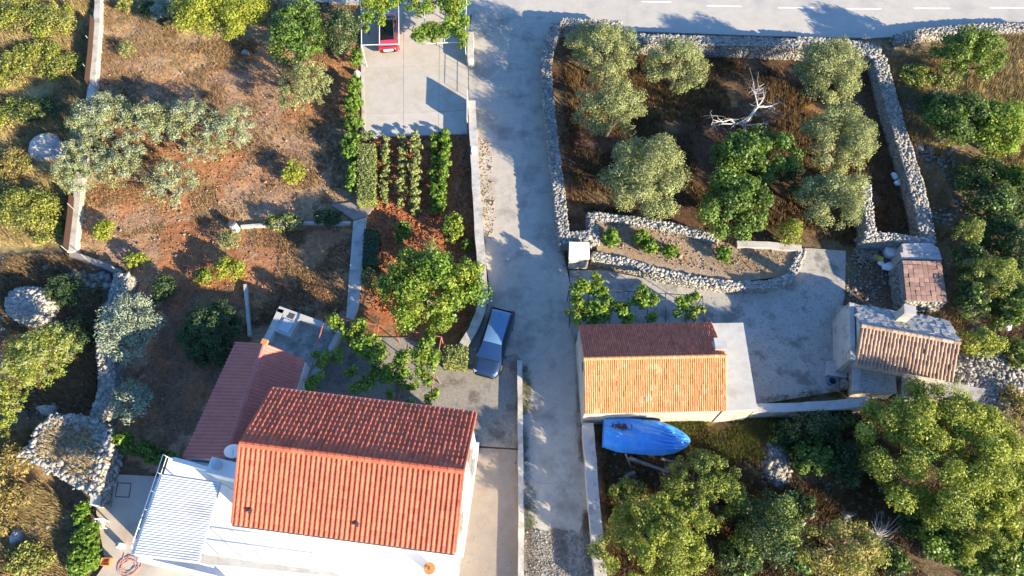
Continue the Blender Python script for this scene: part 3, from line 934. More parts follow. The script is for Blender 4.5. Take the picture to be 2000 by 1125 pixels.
def tiled_slope(o, e0, e1, r0, cols, rows, kind, m, single=0, seed=0, over=.03, jz=.006, clip=None, k=.8, tintf=None, single_from_eave=True):
    """tiles as single objects (the first `single` from the eave up), the rest joined as one part"""
    r = np.random.default_rng(seed)
    x, y, z, lx, ly = slope_frame(e0, e1, r0)
    w, l = lx / cols, ly / rows
    V, F = tile_geom(w, l * 1.04, kind, k)
    proto = None
    off = origin_of(o)
    R = np.stack([x, y, z], 1)
    rest, n = MB(), 0
    for j in range(rows):
        for i in range(cols):
            c = e0 + x * (i + .5) * w + y * ((j + .5) * l) + z * (over + r.normal(0, jz))
            if clip and not clip(c):
                continue
            if n < single:
                n += 1
                if proto is None:
                    proto = bpy.data.meshes.new('tile')
                    proto.from_pydata(V, [], F)
                    proto.materials.append(MATS[m])
                    a = proto.attributes.new('tint', 'FLOAT', 'FACE')
                    a.data.foreach_set('value', np.full(len(F), .5, np.float32))
                t = bpy.data.objects.new('tile', proto)
                COL.objects.link(t)
                t.parent = o
                M = Matrix([[*R[0], c[0] - off[0]], [*R[1], c[1] - off[1]], [*R[2], c[2] - off[2]], [0, 0, 0, 1]])
                t.matrix_basis = M @ Matrix.Rotation(r.normal(0, .008), 4, 'Z')
            else:
                W_ = (np.array(V) @ R.T) + c
                rest.add(W_, F, float(np.clip(r.normal(.5, .22), 0, 1)) if tintf is None else tintf(i, j, r))
    if rest.v:
        stuff(rest.build('roof_tiles', m, o))


def ridge_caps(o, a, b, n, m, rad=.13, name='ridge_tile'):
    d = (b - a) / n
    for i in range(n):
        mb = MB()
        p, q = a + d * i, a + d * (i + 1.06)
        mb.tube([p, q], [rad * 1.06, rad * .95], 9)
        mb.build(name, m, o)


def roof_deck(mb, Q, L, W, zE, zR, t=.08):
    for s in (-1, 1):
        a, b = L / 2, W / 2
        V = [Q(-a, s * b, zE - t), Q(a, s * b, zE - t), Q(a, 0, zR - t), Q(-a, 0, zR - t), Q(-a, s * b, zE), Q(a, s * b, zE), Q(a, 0, zR), Q(-a, 0, zR)]
        if s > 0:
            V = [V[i] for i in (1, 0, 3, 2, 5, 4, 7, 6)]
        mb.hexa(V)


# ---- big white house with the red tiled roof
HC, HT, HL, HW, HE, HR = (-8.107, 8.193), -0.122, 11.448, 7.194, 5.2, 7.139
u, v, Q = gable(HC, HT, HL, HW, HE, HR)
house = root('house', (*HC, 0), 'white house with bright red tiled gable roof beside the driveway', 'house')
mb = MB()
gable_walls(mb, Q, HL, HW, HE, HR, .35, .18)
wall = mb.build('wall', 'white_wall', house)
mb = MB()
roof_deck(mb, Q, HL, HW, HE, HR)
mb.build('roof_deck', 'tile_annex', house)
A_, B_ = HL / 2, HW / 2
tiled_slope(house, Q(-A_, -B_ - .03, HE - .02), Q(A_, -B_ - .03, HE - .02), Q(-A_, 0, HR), 44, 12, 'roman', 'tile', single=300, seed=1)
tiled_slope(house, Q(A_, B_ + .03, HE - .02), Q(-A_, B_ + .03, HE - .02), Q(A_, 0, HR), 44, 12, 'roman', 'tile', single=0, seed=2)
ridge_caps(house, Q(-A_, 0, HR + .04), Q(A_, 0, HR + .04), 30, 'tile', .15)
for sgn, m_ in ((-1, 'metal_dark'), (1, 'metal_grey')):
    mb = MB()
    mb.tube([Q(-A_, sgn * (B_ + .08), HE - .08), Q(A_, sgn * (B_ + .08), HE - .08)], .07, 8)
    mb.build('gutter', m_, house)
for s in (-1, 1):
    for q in (-1, 1):
        mb = MB()
        a, b = Q(s * (A_ + .02), q * B_, HE + .02), Q(s * (A_ + .02), 0, HR + .06)
        mb.tube([a, b], .075, 6)
        mb.build('verge_tile', 'tile', house)
for px in ((490, 1000), (698, 1026)):
    p = P(*px, 5.65)
    mb = MB()
    mb.box(p + [0, 0, .10], (.16, .2, .12), HT)
    mb.build('roof_vent', 'metal_dark', house)
# east wall windows and a door on the drive side
for b, z, w_, h_ in ((-1.9, 3.9, 1.0, 1.2), (1.6, 3.9, 1.0, 1.2), (1.6, 1.4, 1.0, 1.2)):
    mb = MB()
    c = Q(A_ - .165, b, z)
    mb.box(c, (.05, w_, h_), HT)
    win = mb.build('window', 'paint_white', house)
    mb = MB()
    mb.box(c + u * .03, (.02, w_ - .16, h_ - .16), HT)
    mb.build('pane', 'car_glass', win)
    mb = MB()
    mb.box(c + u * .08 + [0, 0, -h_ / 2 - .04], (.2, w_ + .2, .05), HT)
    mb.build('sill', 'stone_pale', win)
mb = MB()
mb.box(Q(A_ - .16, -1.9, 1.05), (.05, 1.0, 2.1), HT)
d_ = mb.build('door', 'timber', house)
mb = MB()
mb.box(Q(A_ - .11, -1.55, 1.05), (.05, .05, .14), HT)
mb.build('handle', 'metal_grey', d_)
mb = MB()
mb.prism([Q(A_ - .17, -B_ + .3, 0), Q(A_ + .05, -B_ + .3, 0), Q(A_ + .05, B_ - .35, 0), Q(A_ - .17, B_ - .35, 0)], -.1, .35)
mb.build('plinth', 'white_wall', house)
# white terrace with its parapets
TZ = 2.7
ter = root('terrace', P(440, 1060, 0), 'bright white upper terrace wrapped round the red roofed house', 'terrace')
mb = MB()
mb.prism(PX([(330, 893), (470, 914), (500, 960), (880, 1010), (893, 1075), (880, 1200), (620, 1163), (440, 1130), (268, 1090)], TZ), -.1, TZ)
mb.build('floor', 'white_wall', ter)


def parapet(o, px, z0, z1, w, m, name='parapet'):
    pts = PX(px, z1)
    for a, b in zip(pts[:-1], pts[1:]):
        d = (b - a)[:2] / np.linalg.norm((b - a)[:2])
        n = np.array([-d[1], d[0]]) * w / 2
        mb = MB()
        mb.prism([a[:2] - n, b[:2] - n, b[:2] + n, a[:2] + n], z0, z1)
        mb.build(name, m, o)


parapet(ter, [(338, 896), (408, 916)], TZ + .003, TZ + .55, .22, 'white_wall')
parapet(ter, [(270, 1092), (345, 1110), (440, 1134)], TZ + .003, TZ + .35, .25, 'white_wall')
mb = MB()
mb.prism(PX([(388, 1082), (655, 1118), (668, 1127), (384, 1100)], TZ + .006), TZ - .01, TZ + .006)
mb.build('balcony_shade_strip', 'cement', ter)  # grey strip stands for the shaded lower balcony, shade given as colour


def rail_fence(name, label, pts, h, n_posts, m='metal_white', rails=(1.0, .55), rad=.025, cat='railing'):
    a, b = pts
    o = root(name, (a[0], a[1], a[2]), label, cat)
    for k in rails:
        mb = MB()
        mb.tube([a + [0, 0, h * k], b + [0, 0, h * k]], rad, 6)
        mb.build('rail', m, o)
    for i in range(n_posts):
        p = a + (b - a) * i / (n_posts - 1)
        mb = MB()
        mb.tube([p, p + [0, 0, h]], rad, 6)
        mb.build('post', m, o)
    return o


rail_fence('railing', 'white metal railing along the front of the white terrace', (P(388, 1081, TZ), P(652, 1116, TZ)), .95, 7, 'metal_white')
rail_fence('railing', 'white metal handrail along the left edge of the terrace above the courtyard', (P(334, 896, TZ), P(274, 1074, TZ)), 1.0, 6, 'metal_white')
# slatted roof over the terrace
pg = root('slatted_canopy', P(385, 1010, TZ), 'white ribbed canopy roof over the terrace corner', 'canopy')
pcs = [P(318, 926, 5.0), P(430, 943, 5.12), P(386, 1099, 5.12), P(262, 1084, 5.0)]
NS = 34
for i in range(NS):
    a, b = pcs[0] + (pcs[3] - pcs[0]) * (i + .5) / NS, pcs[1] + (pcs[2] - pcs[1]) * (i + .5) / NS
    w_ = np.linalg.norm(pcs[3] - pcs[0]) / NS
    d = (b - a) / np.linalg.norm(b - a)
    n = np.array([-d[1], d[0], 0])
    mb = MB()
    pr = [(-.5, 0), (-.3, .035), (0, .05), (.3, .035), (.5, 0)]
    V = [a + n * w_ * p + [0, 0, z] for p, z in pr] + [b + n * w_ * p + [0, 0, z] for p, z in pr] + [a - d * .25 + n * w_ * p * .8 + [0, 0, z - .16] for p, z in pr]
    mb.add(V, [(k + 1, k, 5 + k, 6 + k) for k in range(4)] + [(k, k + 1, 11 + k, 10 + k) for k in range(4)])
    mb.build('slat', 'metal_slat', pg)
for i in (0, 1, 2, 3):
    a, b = pcs[i], pcs[(i + 1) % 4]
    mb = MB()
    mb.tube([a - [0, 0, .09], b - [0, 0, .09]], .05, 6)
    mb.build('beam', 'metal_grey', pg)
    mb = MB()
    mb.tube([a - [0, 0, .12], np.array([a[0], a[1], TZ + (.36 if i > 1 else 0)])], .045, 6)
    mb.build('post', 'metal_grey', pg)
# chimney stack and round cap at the gable
ch = root('chimney_block', P(436, 925, TZ), 'white chimney block with a round metal cap by the gable', 'chimney')
p = P(437, 914, 4.5)
mb = MB()
mb.box((p[0], p[1], (4.5 + TZ) / 2), (1.75, .85, 4.5 - TZ), HT - .1)
mb.build('stack', 'white_wall', ch)
p = P(426, 909, 4.5)
mb = MB()
mb.disc(p, .26, 4.45, 4.75, 20)
mb.disc(p, .30, 4.75, 4.82, 20, r2=.1)
mb.build('cap', 'metal_grey', ch)
# satellite dish
sd = root('satellite_dish', P(462, 888, 5.0), 'white satellite dish on the left gable of the red roofed house', 'satellite dish')
p = P(455, 879, 5.7)
V, F = [], []
axis = np.array([.35, -.75, .55])
axis /= np.linalg.norm(axis)
e1 = np.cross(axis, [0, 0, 1.0])
e1 /= np.linalg.norm(e1)
e2 = np.cross(axis, e1)
for k in range(5):
    for i in range(18):
        a = 2 * math.pi * i / 18
        rr = .45 * k / 4
        V.append(p + e1 * rr * math.cos(a) + e2 * rr * math.sin(a) + axis * .5 * rr * rr)
mb = MB()
mb.add(V, [(k * 18 + i, k * 18 + (i + 1) % 18, (k + 1) * 18 + (i + 1) % 18, (k + 1) * 18 + i) for k in range(4) for i in range(18)])
mb.build('reflector', 'plastic_white', sd, True)
mb = MB()
mb.tube([p, p + axis * .5], .02, 5)
mb.build('feed_arm', 'metal_grey', sd)
mb = MB()
mb.tube([p, p - axis * .15, Q(-A_ + .2, -.1, 5.3)], .03, 6)
mb.build('bracket', 'metal_grey', sd)
# awning frame on the terrace and a clay pot with a dry plant
aw = root('drying_rack', P(760, 1085, TZ), 'thin white frame standing on the terrace below the eave', 'drying rack')
f4 = PX([(629, 1058), (780, 1075), (832, 1127), (684, 1106)], TZ + .9)
for i in range(4):
    mb = MB()
    mb.tube([f4[i], f4[(i + 1) % 4]], .018, 5)
    mb.build('rail', 'metal_white', aw)
    mb = MB()
    mb.tube([f4[i], np.array([f4[i][0], f4[i][1], TZ])], .018, 5)
    mb.build('leg', 'metal_white', aw)
for k in (.2, .4, .6, .8):
    mb = MB()
    mb.tube([f4[0] * (1 - k) + f4[1] * k, f4[3] * (1 - k) + f4[2] * k], .008, 4)
    mb.build('wire', 'metal_white', aw)
pot = root('plant_pot', P(841, 1112, TZ), 'orange clay pot with a dried plant at the terrace corner', 'plant pot')
p = P(841, 1112, TZ)
mb = MB()
mb.disc(p, .20, TZ + .005, TZ + .5, 16, r2=.28)
mb.disc(p, .31, TZ + .5, TZ + .58, 16)
mb.build('pot', 'terracotta', pot)
mb = MB()
for i in range(26):
    a, h_ = rnd.random() * 6.28, rnd.uniform(.4, .9)
    k = rnd.uniform(.1, .35)
    mb.tube([p + [0, 0, .55], p + [k * math.cos(a), k * math.sin(a), .55 + h_]], [.012, .004], 4)
mb.build('dry_stems', 'grass_dry', pot)

# ---- annex with the dull red roof
an = root('annex', P(450, 800, 0), 'low annex with dull red tiled roof joined to the big house', 'building')
r0, r1 = P(517, 671, 3.7), P(441, 896, 3.7)
w0, w1 = P(461, 668, 2.95), P(357, 895, 2.95)
e0_ = P(597, 703, 2.75)
e1_ = e0_ + (r1 - r0) * .93
mb = MB()
mid0, mid1 = (w0 + e0_) / 2, (w1 + e1_) / 2


def lower(p, z):
    return np.array([p[0], p[1], z])


k_ = .06
V = [w0 * (1 - k_) + r0 * k_, e0_ * (1 - k_) + r0 * k_, e1_ * (1 - k_) + r1 * k_, w1 * (1 - k_) + r1 * k_]
V8 = [lower(p, -.1) for p in V] + [p - [0, 0, .1] for p in V]
mb.add(V8 + [r0 - [0, 0, .1], r1 - [0, 0, .1]], [(0, 1, 5, 8, 4), (1, 2, 6, 5), (2, 3, 7, 9, 6), (3, 0, 4, 7), (4, 8, 9, 7), (5, 6, 9, 8)])
mb.build('wall', 'white_wall', an)
mb = MB()
mb.add([w0, r0, r1, w1, e0_, e1_], [(0, 1, 2, 3), (1, 4, 5, 2)])
mb.build('roof_deck', 'tile_annex', an)


def sheet_slope(o, a, b, c, d, n, m, amp=.05, seg=8, name='roof_tiles', rows=7, step=.02):
    """profiled tile sheet between eave a-b and ridge d-c (a under d, b under c)"""
    V, F = [], []
    nx = n * seg
    nv = np.cross(b - a, d - a)
    nv /= np.linalg.norm(nv)
    if nv[2] < 0:
        nv = -nv
    for j in range(rows):
        for e in (0, 1):
            t = (j + e) / rows
            for i in range(nx + 1):
                s_ = i / nx
                p = (a * (1 - s_) + b * s_) * (1 - t) + (d * (1 - s_) + c * s_) * t
                ph = (s_ * n) % 1.0
                h_ = amp * (math.sin(math.pi * min(1, ph / .62)) if ph < .62 else 0)
                V.append(p + nv * (.02 + h_ + step * (1 - e)))
    w_ = nx + 1
    for j in range(rows):
        for i in range(nx):
            q = 2 * j * w_ + i
            F.append((q, q + 1, q + w_ + 1, q + w_))
            if j:
                F.append((q - w_, q - w_ + 1, q + 1, q))
    return stuff(np_mesh(name, V, F, m, o, rng.uniform(.3, .7, len(F))))


sheet_slope(an, w0, w1, r1, r0, 33, 'tile_annex', .06)
sheet_slope(an, e0_, e1_, r1, r0, 33, 'tile_annex', .06)
ridge_caps(an, r0 + [0, 0, .05], r1 + [0, 0, .05], 18, 'tile_annex', .13)
mb = MB()
q = P(517, 668, 3.85)
mb.box(q, (.35, .3, .22), -.3)
mb.build('ridge_end', 'terracotta', an)

# ---- cistern terrace behind the annex
ci = root('cistern', P(570, 650, 0), 'concrete cistern terrace with white parapet and hatch beside the annex', 'cistern')
mb = MB()
mb.prism(PX([(540, 604), (640, 642), (668, 650), (600, 740), (520, 690)], .9), -.1, .9)
mb.build('floor', 'yard_concrete', ci)
parapet(ci, [(518, 668), (549, 604)], .903, 1.5, .42, 'cement')
parapet(ci, [(543, 603), (646, 640)], .903, 1.5, .40, 'cement')
parapet(ci, [(664, 646), (640, 690), (608, 738)], .903, 1.35, .34, 'cement')
hc_ = P(561, 634, 1.45)
mb = MB()
mb.box((hc_[0], hc_[1], 1.19), (1.15, 1.35, .57), -.36)
mb.build('hatch_base', 'cement', ci)
mb = MB()
mb.box((hc_[0] - .02, hc_[1] - .12, 1.52), (.72, .82, .08), -.36)
mb.build('hatch_lid', 'hatch_lid', ci)
p = P(569, 617, 1.52)
mb = MB()
mb.box((p[0], p[1], 1.5), (.38, .36, .05), -.36)
mb.build('vent_grille', 'metal_dark', ci)

# ---- small house with the orange roof
SC, ST, SL, SW, SE_, SR = (8.304, 14.644), 0.023, 8.29, 5.49, 2.8, 4.357
u2, v2, Q2 = gable(SC, ST, SL, SW, SE_, SR)
sh = root('cottage', (*SC, 0), 'small cottage with sun bleached orange tile roof beside the lane', 'house')
mb = MB()
gable_walls(mb, Q2, SL, SW, SE_, SR, .12, .05)
mb.build('wall', 'old_plaster', sh)
mb = MB()
roof_deck(mb, Q2, SL - .1, SW, SE_, SR)
mb.build('roof_deck', 'tile_old_dirty', sh)
a2, b2 = SL / 2, SW / 2
tiled_slope(sh, Q2(-a2, -b2 - .02, SE_), Q2(a2, -b2 - .02, SE_), Q2(-a2, 0, SR), 66, 10, 'barrel', 'tile_old', seed=5, k=.55, jz=.01,
            tintf=lambda i, j, r: float(np.clip(r.normal(.62 if i % 2 else .4, .2), 0, 1)))
tiled_slope(sh, Q2(a2, b2 + .02, SE_), Q2(-a2, b2 + .02, SE_), Q2(a2, 0, SR), 66, 10, 'barrel', 'tile_old_dirty', seed=6, k=.55, jz=.012)
ridge_caps(sh, Q2(-a2, 0, SR + .03), Q2(a2, 0, SR + .03), 24, 'tile_old', .11)
for q in ((.35, 1.2),):
    mb = MB()
    c = Q2(-a2 + .04, -.1, 3.3)
    mb.box(c, (.06, .5, .5), ST)
    w_ = mb.build('window', 'timber', sh)
    mb = MB()
    mb.box(c - u2 * .035, (.02, .4, .4), ST)
    mb.build('pane', 'car_glass', w_)
cp = P(1406, 672, 4.5)
mb = MB()
mb.box((cp[0], cp[1], 3.9), (.55, .62, 1.3), ST)
chm = mb.build('chimney', 'old_plaster', sh)
mb = MB()
mb.box((cp[0], cp[1], 4.58), (.66, .72, .08), ST)
mb.build('chimney_cap', 'cement', chm)
# flat roofed extension
ex = root('flat_roof_extension', Q2(a2 + .9, 0, 0), 'flat roofed grey extension on the right end of the cottage', 'building')
zx = 2.55
ec = [P(1391, 633, zx), P(1450, 632, zx), P(1477, 797, zx), P(1414, 801, zx)]
mb = MB()
mb.prism([ec[0] + [-.0, 0, 0], ec[1], ec[2], ec[3]], -.1, zx - .14)
mb.build('wall', 'old_plaster', ex)
mb = MB()
cc = sum(ec) / 4
mb.prism([ec[0] + [0, .06, 0], ec[1] + [.06, .06, 0], ec[2] + [.06, -.06, 0], ec[3] + [0, -.06, 0]], zx - .137, zx)
mb.build('roof_slab', 'cement', ex)

# ---- long shed with half tiled, half stone roof
GC, GT, GL, GW, GE, GR = (24.111, 16.512), -0.20, 5.8, 3.896, 2.4, 3.358
u3, v3, Q3 = gable(GC, GT, GL, GW, GE, GR)
sd2 = root('stone_shed', (*GC, 0), 'old stone shed with brown tiles in front and stone slabs behind', 'shed')
mb = MB()
gable_walls(mb, Q3, GL, GW, GE, GR, .1, .1)
mb.build('wall', 'old_plaster', sd2)
mb = MB()
roof_deck(mb, Q3, GL, GW, GE, GR)
mb.build('roof_deck', 'tile_brown', sd2)
a3, b3 = GL / 2, GW / 2
tiled_slope(sd2, Q3(-a3, -b3 - .15, GE - .07), Q3(a3, -b3 - .15, GE - .07), Q3(-a3, 0, GR), 27, 7, 'barrel', 'tile_brown', single=189, seed=7, k=.95, jz=.02)
ridge_caps(sd2, Q3(-a3, 0, GR + .05), Q3(a3, 0, GR + .05), 16, 'tile_brown', .13)
r = np.random.default_rng(77)
x_, y_, z_, lx, ly = slope_frame(Q3(a3, b3, GE), Q3(-a3, b3, GE), Q3(a3, 0, GR))
R = np.stack([x_, y_, z_], 1)
slab_meshes = []
for k in range(5):
    bm = MB()
    bm.add(_cube * np.array([.5, .46, .05]) * (1 + r.uniform(-.15, .15, (8, 1))) + r.uniform(-.03, .03, (8, 3)), [tuple(f) for f in _cubeF])
    o_ = bm.build('roof_slab', 'slab_stone', sd2)
    slab_meshes.append(o_.data)
    bpy.data.objects.remove(o_)
off = origin_of(sd2)
for me in slab_meshes:
    for vv in me.vertices:
        vv.co += Vector(off)
nx_, ny_ = 13, 6
for j in range(ny_):
    for i in range(nx_):
        c = Q3(a3, b3, GE) + x_ * ((i + .5 + r.normal(0, .1)) * lx / nx_) + y_ * ((j + .5 + r.normal(0, .08)) * ly / ny_) + z_ * (.03 + r.uniform(0, .03))
        t = bpy.data.objects.new('roof_slab', slab_meshes[r.integers(5)])
        COL.objects.link(t)
        t.parent = sd2
        t.matrix_basis = Matrix([[*R[k], c[k] - off[k]] for k in range(3)] + [[0, 0, 0, 1]]) @ Matrix.Rotation(r.normal(0, .25), 4, 'Z') @ Matrix.Rotation(r.normal(-.03, .03), 4, 'X')
cp = P(1776, 606, 4.0)
mb = MB()
mb.box((cp[0], cp[1], 3.3), (.62, .55, 1.5), GT)
chm = mb.build('chimney', 'old_plaster', sd2)
mb = MB()
mb.box((cp[0], cp[1], 4.08), (.7, .62, .07), GT)
mb.build('chimney_cap', 'cement', chm)
mb = MB()
mb.prism([Q3(-a3 - .32, b3, 0), Q3(-a3 - .02, b3, 0), Q3(-a3 - .02, -b3, 0), Q3(-a3 - .32, -b3, 0)], -.1, 2.6)
mb.build('gable_parapet', 'wall_concrete', sd2)
# lean-to concrete roof in front of it
lt = root('lean_to', P(1740, 745, 0), 'flat concrete lean-to in front of the stone shed', 'shed')
for i, q in enumerate(([(1666, 708), (1748, 726), (1752, 768), (1672, 764)], [(1762, 728), (1830, 742), (1926, 760), (1910, 782), (1762, 772)])):
    mb = MB()
    mb.prism(PX(q, 1.25), 1.09, 1.25)
    mb.build('roof_slab', 'yard_concrete', lt)
    mb = MB()
    c = sum(np.array(p, float) for p in q) / len(q)
    mb.prism(PX([tuple(np.array(p) * .94 + c * .06) for p in q], 1.25), -.1, 1.088)
    mb.build('wall', 'old_plaster', lt)
mb = MB()
mb.prism(PX([(1664, 708), (1682, 711), (1680, 764), (1666, 764)], 1.32), 1.253, 1.32)
mb.build('edge_slab', 'cement', lt)
mortar_wall('low concrete bench wall left of the stone shed', [(1644, 596), (1650, 650), (1657, 706)], .5, .42, 'wall_concrete', 'bench_wall')
mb = MB()
mb.prism(PX([(1618, 704), (1652, 708), (1655, 738), (1616, 732)], .35), -.1, .35)
tag(mb.build('stone_step', 'cement'), 'pale concrete step block beside the blue bucket', 'step')

# ---- hut with the brick tile roof
bh = root('brick_roof_hut', P(1805, 560, 0), 'small stone hut roofed with weathered red brick tiles', 'shed')
zb = [2.15, 2.15, 1.85, 1.85]
hq = [P(1762, 509, 1.8), P(1838, 511, 1.8), P(1850, 588, 1.55), P(1770, 586, 1.55)]
mb = MB()
mb.prism(hq, -.1, [p[2] - .08 for p in hq])
mb.build('wall', 'stone_core', bh)
r = np.random.default_rng(5)
C, S, A = [], [], []
for a, b in ((hq[3], hq[0]), (hq[2], hq[3]), (hq[1], hq[2])):
    for k in range(11):
        for j in range(6):
            p = a + (b - a) * (k + .5) / 11
            C.append((p[0] + r.normal(0, .02), p[1] + r.normal(0, .02), .1 + j * .235))
            S.append((.27 * r.uniform(.7, 1.2), .16, .2 * r.uniform(.8, 1.1)))
            A.append(math.atan2((b - a)[1], (b - a)[0]))
stones_mesh('wall_stones', C, S, A, 'stone', bh, r, .08)
bme = None
nc, nr = 8, 9
for j in range(nr):
    for i in range(nc):
        uu, vv_ = (i + .5) / nc, (j + .5) / nr
        c = bilerp(hq, uu, vv_)
        ax = (hq[1] - hq[0]) / nc
        ay = (hq[3] - hq[0]) / nr
        if bme is None:
            g = MB()
            g.add(_cube * np.array([np.linalg.norm(ax) * .94, np.linalg.norm(ay) * 1.02, .06]), [tuple(f) for f in _cubeF])
            tmp = g.build('roof_tile', 'brick_roof', None)
            bme = tmp.data
            bpy.data.objects.remove(tmp)
        t = bpy.data.objects.new('roof_tile', bme)
        COL.objects.link(t)
        t.parent = bh
        t.location = tuple(c - origin_of(bh) + [0, 0, r.normal(0, .012)])
        t.rotation_euler = (math.atan2(.3, 2.9) + .06 + r.normal(0, .02), r.normal(0, .02), math.atan2(ax[1], ax[0]) + r.normal(0, .02))
mb = MB()
for q, za in (([(1762, 476), (1815, 474), (1832, 484), (1836, 494), (1764, 492)], 1.65), ([(1758, 493), (1836, 495), (1840, 507), (1762, 506)], 1.6)):
    mb.prism(PX(q, za), -.1, za)
mb.build('stone_lean_to', 'slab_stone', bh)


# ================================================================== VEHICLES
def car(name, label, rear, front, W, H, paint, glass, roof_m, pw=1.0, rear_m=None):
    """rear and front are ground points of the bumpers"""
    c = (rear + front) / 2
    L = np.linalg.norm(front - rear)
    ang = math.atan2((front - rear)[1], (front - rear)[0])
    o = root(name, (c[0], c[1], 0.03), label, 'car')
    o.rotation_euler = (0, 0, ang)
    hw0 = W / 2

    def loft(stations, ringf):
        V, F = [], []
        for s in stations:
            rg = ringf(*s)
            full = rg + [(-y, z) for y, z in rg[::-1][1:]]
            V += [(s[0] * L, y, z) for y, z in full]
            n = len(full)
        for i in range(len(stations) - 1):
            for k in range(n - 1):
                F.append((i * n + k, i * n + k + 1, (i + 1) * n + k + 1, (i + 1) * n + k))
        F.append(tuple(range(n)))
        F.append(tuple(range(n * (len(stations) - 1) + n - 1, n * (len(stations) - 1) - 1, -1)))
        return V, F, n

    def ring(x, w, zb, zt):
        h = hw0 * w
        return [(h * .55, zb), (h * .93, zb + .02), (h, zb + .18), (h, (zb + zt) / 2 + .05), (h * .985, zt - .10), (h * .93, zt - .015), (h * .55, zt + .025), (0, zt + .035)]
    body = [(-.5, .72, .42, .70), (-.49, .84, .34, .80), (-.465, .93, .27, .90), (-.42, .98, .22, .95), (-.30, 1.0, .2, .95), (-.1, 1.0, .2, .93), (.1, 1.0, .2, .91),
            (.22, .995, .2, .90), (.28, .985, .2, .88), (.36, .97, .21, .83), (.42, .95, .22, .78), (.46, .90, .24, .72), (.485, .82, .28, .64), (.5, .68, .34, .54)]
    V, F, n = loft(body, ring)
    me = MB()
    me.add(V, F)

    def put(mb, nm, m, parent=o, smooth=False):
        q = bpy.data.meshes.new(nm)
        q.from_pydata(mb.v, [], mb.f)
        if smooth:
            q.polygons.foreach_set('use_smooth', np.ones(len(mb.f), bool))
        return link(nm, q, m, parent)
    put(me, 'body', paint, smooth=True)
    # cabin: one loft cut into windscreen, roof, rear window and side windows
    cab = [(-.465, .90, .88), (-.41, 1.34 * H / 1.5, .74), (-.37, 1.44 * H / 1.5, .70), (-.2, H * .985, .69), (-.02, H, .685), (.05, H * .985, .69), (.085, H * .965, .70), (.18, 1.19 * H / 1.5, .79), (.285, .885, .90)]

    def cring(x, zt, w):
        hb, ht = hw0 * .95, hw0 * w
        zb = .88
        if zt < zb + .03:
            zt = zb + .03
        t = min(1, (zt - zb) / .3)
        hs = hb + (ht - hb) * t
        return [(hb, zb - .02), (hb * .98, zb), (hs + .02, zt - .10 * t - .01), (hs * .97, zt - .03 * t), (hs * .6, zt + .012), (0, zt + .02)]
    V, F, n = loft(cab, cring)
    quads = F[:-2]
    parts = {'roof': [], 'windscreen': [], 'rear_window': [], 'side_window': [], 'side_window2': [], 'pillar': []}
    ns = len(cab) - 1
    for i in range(ns):
        for k in range(n - 1):
            f = quads[i * (n - 1) + k]
            kk = min(k, n - 2 - k)
            if kk <= 0:
                parts['pillar'].append(f)
            elif kk == 1:
                if i in (0, ns - 1):
                    parts['pillar'].append(f)
                else:
                    parts['side_window' if k < (n - 1) / 2 else 'side_window2'].append(f)
            elif kk == 2:
                parts['pillar'].append(f)
            elif i >= ns - 2:
                parts['windscreen'].append(f)
            elif i <= 0:
                parts['rear_window'].append(f)
            else:
                parts['roof'].append(f)
    for nm, fs in parts.items():
        mb = MB()
        mb.add(V, fs)
        m_ = {'side_window': 'car_glass', 'side_window2': 'car_glass', 'roof': roof_m, 'pillar': paint, 'rear_window': rear_m or glass}.get(nm, glass)
        q = put(mb, nm.replace('2', ''), m_, smooth=True)
        import bmesh
        bm = bmesh.new()
        bm.from_mesh(q.data)
        bmesh.ops.delete(bm, geom=[v_ for v_ in bm.verts if not v_.link_faces], context='VERTS')
        bm.to_mesh(q.data)
        bm.free()
    # trim along the base of the windscreen, wiper
    mb = MB()
    mb.tube([(.29 * L, -hw0 * .8, .90), (.30 * L, 0, .93), (.29 * L, hw0 * .8, .90)], .03, 5)
    put(mb, 'wiper_cowl', 'rubber')
    for s in (-1, 1):
        mb = MB()
        mb.box((.455 * L, s * hw0 * .70, .67), (.20, .24, .10), s * -.6)
        put(mb, 'headlight', 'lamp_glass')
        mb = MB()
        mb.box((-.478 * L, s * hw0 * .78, .80), (.13, .20, .22), s * .35)
        put(mb, 'tail_light', 'lamp_red')
        mb = MB()
        mb.box((.20 * L, s * (hw0 + .09), .93), (.12, .20, .13), 0)
        put(mb, 'wing_mirror', paint)
        for x in (-.32, .31):
            mb = MB()
            y0, y1 = s * (hw0 - .20), s * (hw0 + .006)
            mb.tube([(x * L, y0, .30), (x * L, y1, .30)], .31, 18)
            ty = put(mb, 'tyre', 'rubber')
            mb = MB()
            mb.tube([(x * L, s * (hw0 - .02), .30), (x * L, s * (hw0 + .012), .30)], .2, 14)
            put(mb, 'rim', 'alloy', ty)
    mb = MB()
    mb.box((.497 * L, 0, .42), (.06, hw0 * 1.3, .16))
    put(mb, 'front_bumper', 'rubber')
    mb = MB()
    mb.box((-.503 * L, 0, .66), (.03, .52 * pw, .13 * pw))
    put(mb, 'number_plate', 'paint_white')
    mb = MB()
    mb.tube([(-.30 * L, 0, H), (-.34 * L, 0, H + .2)], [.012, .006], 5)
    put(mb, 'aerial', 'rubber')
    mb = MB()
    mb.box((-.465 * L, 0, .93), (.12, hw0 * 1.5, .04))
    put(mb, 'boot_edge', 'rubber')
    return o


car('parked_car', 'dark blue estate car parked in the shade beside the curved lane wall', P(984, 610, .3), P(946, 737, .3), 1.76, 1.5, 'car_blue', 'car_glass_blue', 'car_roof_sky_sheen')
car('parked_car', 'bright red compact car with dark glass roof parked under the vine', P(760, 104, .35), P(757, 30, .35), 1.66, 1.5, 'car_red', 'car_glass', 'car_roof_glass', pw=1.5, rear_m='car_red')

